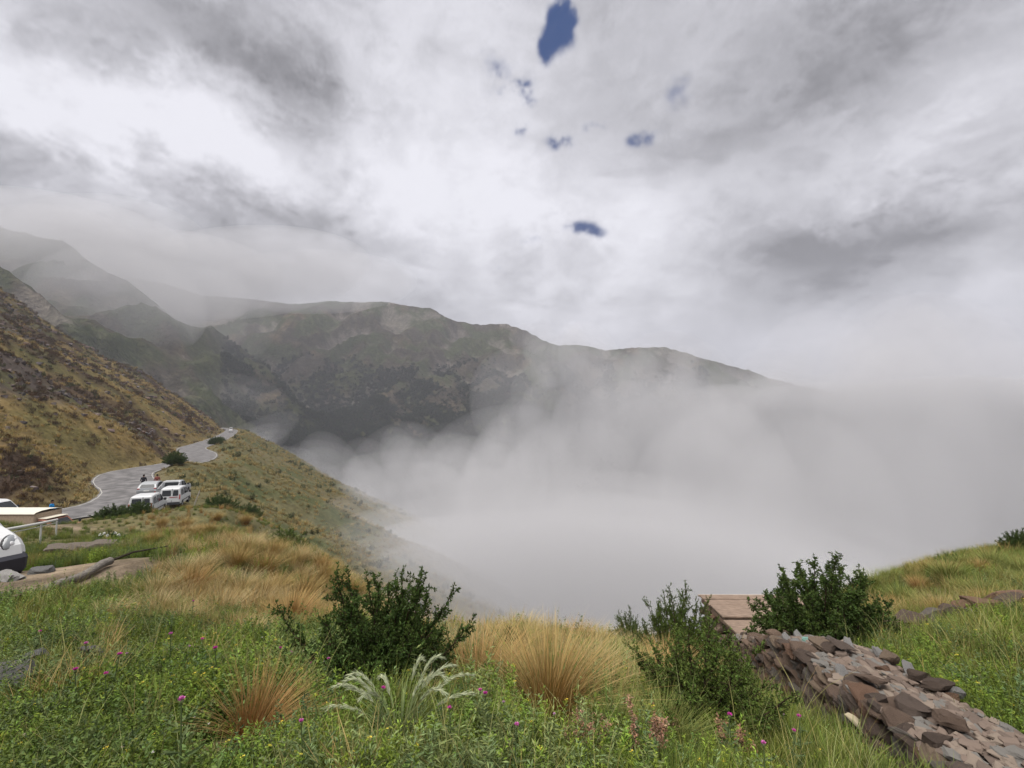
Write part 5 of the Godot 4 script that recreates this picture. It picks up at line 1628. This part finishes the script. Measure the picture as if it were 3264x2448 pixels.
func build_people() -> void:
	var V := func(x, y, z): return Vector3(x, y, z)
	var bones := [
		[Vector3(0, 1.60, 0.01), Vector3(0, 1.67, 0.0), 0.088, 0.096], [Vector3(0, 1.55, -0.03), Vector3(0, 1.57, -0.045), 0.055, 0.05], [Vector3(0, 1.60, -0.095), Vector3(0, 1.575, -0.105), 0.012, 0.016],
		[Vector3(-0.095, 1.60, 0.01), Vector3(-0.1, 1.63, 0.015), 0.014, 0.018], [Vector3(0.095, 1.60, 0.01), Vector3(0.1, 1.63, 0.015), 0.014, 0.018],
		[Vector3(0, 1.40, 0.02), Vector3(0, 1.52, 0.0), 0.060, 0.055], [Vector3(-0.15, 1.38, 0.02), Vector3(0.15, 1.38, 0.02), 0.075, 0.075],
		[Vector3(-0.06, 1.25, 0.0), Vector3(0.06, 1.25, 0.0), 0.135, 0.135], [Vector3(-0.04, 1.02, 0.0), Vector3(0.04, 1.02, 0.0), 0.125, 0.125], [Vector3(-0.07, 0.92, 0.01), Vector3(0.07, 0.92, 0.01), 0.12, 0.12],
		[Vector3(-0.10, 0.88, 0.0), Vector3(-0.11, 0.48, -0.01), 0.095, 0.060], [Vector3(-0.11, 0.48, -0.01), Vector3(-0.11, 0.09, 0.02), 0.060, 0.042], [Vector3(-0.11, 0.05, 0.03), Vector3(-0.13, 0.04, -0.14), 0.045, 0.036],
		[Vector3(0.10, 0.88, 0.0), Vector3(0.11, 0.48, -0.01), 0.095, 0.060], [Vector3(0.11, 0.48, -0.01), Vector3(0.11, 0.09, 0.02), 0.060, 0.042], [Vector3(0.11, 0.05, 0.03), Vector3(0.13, 0.04, -0.14), 0.045, 0.036],
		[Vector3(-0.20, 1.37, 0.02), Vector3(-0.27, 1.10, 0.03), 0.058, 0.046], [Vector3(-0.27, 1.10, 0.03), Vector3(-0.22, 0.98, -0.20), 0.045, 0.034], [Vector3(-0.22, 0.98, -0.20), Vector3(-0.20, 0.98, -0.30), 0.032, 0.022],
		[Vector3(0.20, 1.37, 0.02), Vector3(0.27, 1.10, 0.03), 0.058, 0.046], [Vector3(0.27, 1.10, 0.03), Vector3(0.25, 0.86, -0.06), 0.045, 0.034], [Vector3(0.25, 0.86, -0.06), Vector3(0.24, 0.76, -0.10), 0.032, 0.022]]
	var looks := [
		[Color(0.012, 0.17, 0.42), Color(0.03, 0.03, 0.04), Vector3(-36.3, ROAD_Y, -37.6), -1.2, "person in a bright blue jacket with dark hair behind the truck"],
		[Color(0.022, 0.020, 0.024), Color(0.04, 0.035, 0.05), Vector3(-41.9, ROAD_Y, -54.0), 0.5, "person in dark clothes standing beyond the silver hatchback"],
		[Color(0.20, 0.07, 0.055), Color(0.02, 0.02, 0.025), Vector3(-40.6, ROAD_Y, -54.3), 0.9, "person in a reddish top standing beyond the silver hatchback"]]
	for q in looks:
		var top: Color = q[0]
		var low: Color = q[1]
		var paint := func(p: Vector3) -> Color:
			if p.y > 1.655 or (p.y > 1.57 and p.z > 0.015): return Color(0.012, 0.010, 0.009)
			if p.y > 1.475: return Color(0.30, 0.165, 0.11)
			if absf(p.x) > 0.17 and p.z < -0.22 or (p.y < 0.84 and p.x > 0.205): return Color(0.30, 0.165, 0.11)
			if p.y > 0.90 or absf(p.x) > 0.215: return top
			return low if p.y > 0.09 else Color(0.02, 0.018, 0.016)
		var o := thing("person", q[2], q[3], q[4], "person")
		mesh_of("body", body_mesh(bones, 0.030, paint), M.petal, o)

func mist(into: Node3D, x: float, y: float, d: float, sx: float, sy: float, sd: float, dens: float, tilt := 0.0, shells := 1) -> void:
	# a bank thins out towards its rim: a body of mist within a larger, thinner one
	for shell in ([[1.0, 1.0, 1.0]] if shells == 1 else [[1.0, 1.0, 0.45], [0.62, 0.62, 0.75]] if shells == 2 else [[1.0, 1.0, 0.15], [0.95, 0.84, 0.25], [0.90, 0.68, 0.60]]):
		var f := FogVolume.new()
		f.name = "puff"
		f.shape = RenderingServer.FOG_VOLUME_SHAPE_ELLIPSOID
		f.size = Vector3(sx * shell[0], sy * shell[1], sd * shell[0])
		f.position = Vector3(x, y, -d)
		f.rotation_degrees = Vector3(0, 0, tilt)
		var m := FogMaterial.new()
		m.density = dens * shell[2]
		m.albedo = Color(0.99, 0.985, 1.0)
		f.material = m
		into.add_child(f, true)
		f.set_meta("kind", "stuff")

func build_mist() -> void:
	# [x, y, depth, width, height, length, density, tilt]
	var banks := {
		"valley": [[-107, -52, 300, 85, 41, 65, 0.00642, -8, 2], [-72, -46, 340, 126, 46, 97, 0.00434, -0, 2], [-17, -59, 380, 159, 56, 122, 0.00343, 10, 2], [-52, -45, 420, 78, 62, 60, 0.00442, 3, 2], [32, -41, 689, 148, 119, 113, 0.00161, -8, 1], [31, -39, 656, 80, 149, 62, 0.00310, 30, 1], [17, -75, 692, 54, 126, 48, 0.00267, -28, 1], [62, -9, 625, 43, 104, 48, 0.00460, -10, 1], [9, 10, 625, 128, 167, 98, 0.00233, 21, 1], [35, 24, 617, 38, 71, 48, 0.00353, -34, 1], [39, 25, 698, 82, 109, 63, 0.00245, 18, 1], [60, 63, 690, 51, 42, 48, 0.00374, -9, 1], [59, 66, 622, 76, 70, 58, 0.00294, -33, 1], [54, 79, 663, 82, 77, 63, 0.00251, -17, 1], [76, 80, 611, 50, 91, 48, 0.00354, -3, 1], [38, 98, 638, 46, 63, 48, 0.00186, -8, 1], [44, 112, 718, 60, 83, 48, 0.00191, 1, 1], [20, 100, 607, 52, 42, 48, 0.00229, -30, 1], [105, -5, 683, 91, 85, 70, 0.00251, -19, 1], [111, -65, 720, 177, 283, 136, 0.00130, 32, 1], [94, -25, 660, 86, 155, 66, 0.00364, -4, 1], [93, -2, 629, 77, 161, 59, 0.00355, -2, 1], [127, 31, 686, 126, 146, 96, 0.00191, -28, 1], [121, 42, 649, 99, 126, 76, 0.00213, -15, 1], [118, -1, 666, 94, 128, 72, 0.00251, 31, 1], [110, 69, 655, 90, 136, 69, 0.00227, 13, 1], [85, 53, 637, 90, 143, 69, 0.00174, 1, 1], [108, 74, 698, 68, 107, 52, 0.00212, -30, 1], [81, 85, 623, 41, 77, 48, 0.00259, -7, 1], [204, -33, 682, 105, 136, 81, 0.00166, 19, 1], [203, -25, 682, 72, 127, 56, 0.00351, -4, 1], [210, -7, 665, 121, 143, 93, 0.00238, 6, 1], [182, 14, 689, 53, 93, 48, 0.00473, 27, 1], [201, 46, 673, 59, 123, 48, 0.00340, 10, 1], [200, 49, 720, 74, 123, 57, 0.00270, 9, 1], [182, 67, 674, 49, 63, 48, 0.00246, -32, 1], [257, 59, 694, 50, 117, 48, 0.00272, -32, 1], [239, 49, 666, 51, 58, 48, 0.00292, 18, 1], [234, 72, 641, 44, 55, 48, 0.00337, -6, 1], [280, 38, 729, 34, 64, 48, 0.00224, 25, 1], [349, -7, 726, 108, 191, 83, 0.00194, 22, 1], [341, -11, 725, 118, 115, 91, 0.00158, 28, 1], [372, 15, 681, 146, 176, 112, 0.00158, -8, 1], [352, 12, 703, 86, 172, 66, 0.00176, 34, 1], [426, 8, 722, 98, 131, 75, 0.00241, 17, 1], [392, 26, 710, 41, 54, 48, 0.00292, 27, 1], [427, 7, 728, 42, 39, 48, 0.00299, -24, 1], [-112, -56, 306, 49, 98, 48, 0.00477, 19, 1], [-71, -42, 202, 22, 29, 48, 0.00255, -5, 1], [-56, -30, 191, 13, 29, 48, 0.00418, 32, 1], [-75, -37, 270, 30, 58, 48, 0.00315, 34, 1], [-61, -38, 256, 60, 73, 48, 0.00384, -19, 1], [-52, -39, 258, 34, 55, 48, 0.00314, -5, 1], [-27, -19, 193, 28, 27, 48, 0.00245, -16, 1], [-19, -26, 228, 39, 34, 48, 0.00413, -2, 1], [-11, -26, 213, 21, 56, 48, 0.00396, -15, 1], [-46, -59, 453, 35, 64, 48, 0.00302, 11, 1], [-33, -60, 533, 44, 85, 48, 0.00343, -26, 1], [-23, -42, 434, 39, 67, 48, 0.00207, -22, 1], [-13, -56, 486, 74, 95, 57, 0.00254, -3, 1], [-5, -61, 472, 36, 74, 48, 0.00226, -29, 1], [2, -63, 453, 45, 47, 48, 0.00410, -8, 1], [-4, -51, 354, 140, 121, 108, 0.00253, 8, 1], [29, -46, 294, 54, 98, 48, 0.00331, 26, 1], [66, -64, 353, 105, 212, 80, 0.00351, -6, 1], [94, -42, 392, 77, 160, 59, 0.00245, -33, 1], [128, -60, 371, 163, 187, 125, 0.00169, 7, 1], [215, -61, 456, 60, 106, 48, 0.00320, 31, 1], [177, -55, 317, 43, 64, 48, 0.00689, 7, 1], [162, -43, 269, 73, 93, 56, 0.00441, -7, 1], [203, -28, 254, 93, 134, 71, 0.00356, -5, 1], [268, -21, 318, 113, 214, 87, 0.00215, 8, 1], [416, -59, 430, 110, 142, 85, 0.00189, 9, 1], [15, -63, 497, 58, 139, 48, 0.00320, -32, 1], [80, -62, 530, 99, 198, 76, 0.00333, -21, 1], [176, -38, 534, 201, 275, 154, 0.00218, -1, 1], [210, -70, 523, 131, 185, 100, 0.00183, -5, 1], [273, -59, 595, 206, 203, 158, 0.00102, 5, 1], [330, -26, 566, 124, 216, 95, 0.00236, -9, 1], [370, -35, 588, 82, 173, 63, 0.00297, 19, 1], [394, -27, 472, 131, 286, 101, 0.00249, -7, 1], [490, -9, 551, 233, 283, 168, 0.00106, 0, 1], [490, -36, 456, 159, 224, 122, 0.00283, 9, 1], [250, -37, 627, 110, 213, 84, 0.00272, 14, 1], [353, -26, 662, 152, 197, 116, 0.00180, -28, 1], [362, -22, 572, 188, 312, 144, 0.00157, -8, 1], [447, -0, 635, 199, 229, 153, 0.00120, 3, 1], [484, -27, 598, 138, 265, 106, 0.00259, -9, 1], [581, -37, 658, 325, 429, 168, 0.00207, -3, 1], [665, -25, 642, 281, 355, 168, 0.00122, -0, 1], [-72, -47, 233, 26, 58, 48, 0.00533, 6, 1], [-41, -46, 264, 35, 47, 48, 0.00826, 32, 1], [-20, -58, 256, 39, 93, 48, 0.00673, -18, 1], [-13, -45, 225, 30, 45, 48, 0.00709, 5, 1], [4, -38, 233, 27, 55, 48, 0.00501, -16, 1], [10, -25, 162, 27, 44, 48, 0.00507, 3, 1], [43, -34, 235, 46, 69, 48, 0.00665, 16, 1], [82, -58, 266, 38, 49, 48, 0.00450, -25, 1], [82, -44, 217, 56, 86, 48, 0.00769, -0, 1], [81, -26, 181, 49, 65, 48, 0.00872, 4, 1], [83, -27, 153, 33, 48, 48, 0.00438, -33, 1], [153, -55, 236, 75, 111, 57, 0.00636, 5, 1], [120, -29, 153, 39, 57, 48, 0.00497, -2, 1], [-115, -67, 527, 55, 91, 48, 0.00302, 0, 1], [-130, -81, 560, 83, 123, 64, 0.00152, 8, 1], [-129, -54, 558, 47, 90, 48, 0.00320, 20, 1], [-142, -43, 583, 35, 44, 48, 0.00187, -30, 1], [-110, -20, 539, 28, 27, 48, 0.00127, 0, 1], [226, -20, 690, 289, 145, 168, 0.00429, -9, 2], [329, -3, 720, 195, 107, 150, 0.00320, -2, 1], [427, -3, 730, 306, 126, 168, 0.00393, -3, 2], [446, 38, 760, 169, 84, 130, 0.00278, -33, 2], [571, 0, 740, 438, 110, 168, 0.00429, -4, 1], [692, -3, 700, 518, 130, 168, 0.00786, -1, 1], [663, 23, 760, 431, 84, 168, 0.00214, 3, 1], [479, 14, 700, 242, 104, 168, 0.00250, 8, 1], [284, 29, 730, 135, 99, 104, 0.00289, -9, 2]],
		"wisps": [[-167, -32, 330, 65, 24, 50, 0.00719, 2, 2], [-133, -42, 300, 48, 26, 48, 0.00875, 14, 2], [-178, -21, 330, 45, 15, 48, 0.00550, 30, 2], [-235, -22, 420, 98, 26, 76, 0.00397, 31, 2], [-86, -41, 600, 74, 67, 57, 0.00211, 33, 2], [-191, -42, 480, 71, 36, 55, 0.00396, -13, 2]],
		"caps": [[-706, 283, 700, 415, 112, 168, 0.00393, -7, 1], [-655, 213, 640, 269, 150, 168, 0.00393, 9, 1], [-525, 149, 620, 214, 153, 165, 0.00328, -8, 1], [-640, 247, 820, 465, 172, 168, 0.00429, -1, 1], [-531, 280, 900, 511, 178, 168, 0.00429, 5, 1], [-428, 291, 1000, 444, 136, 168, 0.00286, 1, 1], [-666, 292, 760, 319, 141, 168, 0.00250, -2, 1], [-513, 152, 760, 244, 188, 168, 0.00157, 8, 2], [-383, 25, 620, 168, 69, 129, 0.00149, -4, 2], [-531, 182, 700, 259, 104, 168, 0.00214, 1, 1]],
	}
	var named := {"valley": ["valley_fog", "thick white fog filling the valley below the knoll"], "wisps": ["drifting_mist", "thin wisps of mist drifting over the green slope and ravines"], "caps": ["ridge_cloud", "grey cloud resting on the ridges above the road"]}
	for k in banks:
		var o := thing(named[k][0], Vector3.ZERO, 0.0, named[k][1], "fog")
		o.set_meta("kind", "stuff")
		if k == "valley":
			for b in BODIES:
				mist(o, b[0], b[1], b[2], b[3], b[4], b[5], b[6], 0.0, 3 if b[2] < 600 else 2)
		for b in banks[k]:
			mist(o, b[0], b[1], b[2], b[3], b[4], b[5], b[6], b[7], b[8])

const BODIES := [[760, -124, 570, 1500, 236, 880, 0.0042], [110, -104, 290, 400, 140, 360, 0.0050], [58, -84, 165, 260, 110, 220, 0.0080], [6, -41, 92, 140, 62, 120, 0.026], [-22, -54, 160, 120, 52, 120, 0.010], [12, -27, 60, 90, 40, 56, 0.030], [740, -30, 720, 860, 180, 300, 0.0055], [470, -44, 690, 520, 150, 240, 0.0055], [290, -60, 650, 400, 130, 220, 0.0050]]



func _ready() -> void:
	rng.seed = 7
	na.seed = 4; na.frequency = 0.012; na.fractal_octaves = 4
	nb.seed = 9; nb.frequency = 0.01; nb.fractal_octaves = 4
	nr.seed = 14; nr.frequency = 0.012; nr.fractal_octaves = 3
	# camera
	var cam := Camera3D.new()
	cam.name = "camera"
	cam.fov = 78.6
	cam.near = 0.05
	cam.far = 20000.0
	cam.rotation_degrees.x = 4.0
	add_child(cam)
	# sky, air and exposure
	var we := WorldEnvironment.new()
	we.name = "environment"
	var e := Environment.new()
	e.background_mode = Environment.BG_SKY
	var pano := PanoramaSkyMaterial.new()
	pano.panorama = cloudy_sky(2048)
	e.sky = Sky.new()
	e.sky.sky_material = pano
	e.tonemap_mode = Environment.TONE_MAPPER_LINEAR
	e.tonemap_exposure = EXPOSURE
	e.fog_enabled = true
	e.fog_density = 0.00022
	e.fog_light_color = Color(0.94, 0.95, 1.0)
	e.volumetric_fog_enabled = true
	e.volumetric_fog_density = 0.0
	e.sdfgi_enabled = true
	e.ssao_enabled = true
	e.ssil_enabled = true
	we.environment = e
	add_child(we)
	# the sun behind broken overcast: broad and weak
	var sun := DirectionalLight3D.new()
	sun.name = "sun"
	sun.light_energy = 0.5
	sun.light_color = Color(1.0, 0.985, 0.96)
	sun.light_angular_distance = 75.0
	sun.rotation_degrees = Vector3(-72, -50, 0)
	sun.shadow_enabled = true
	add_child(sun)
	lay_road()
	build_land()
	build_veg()
	build_objects()
	build_mist()
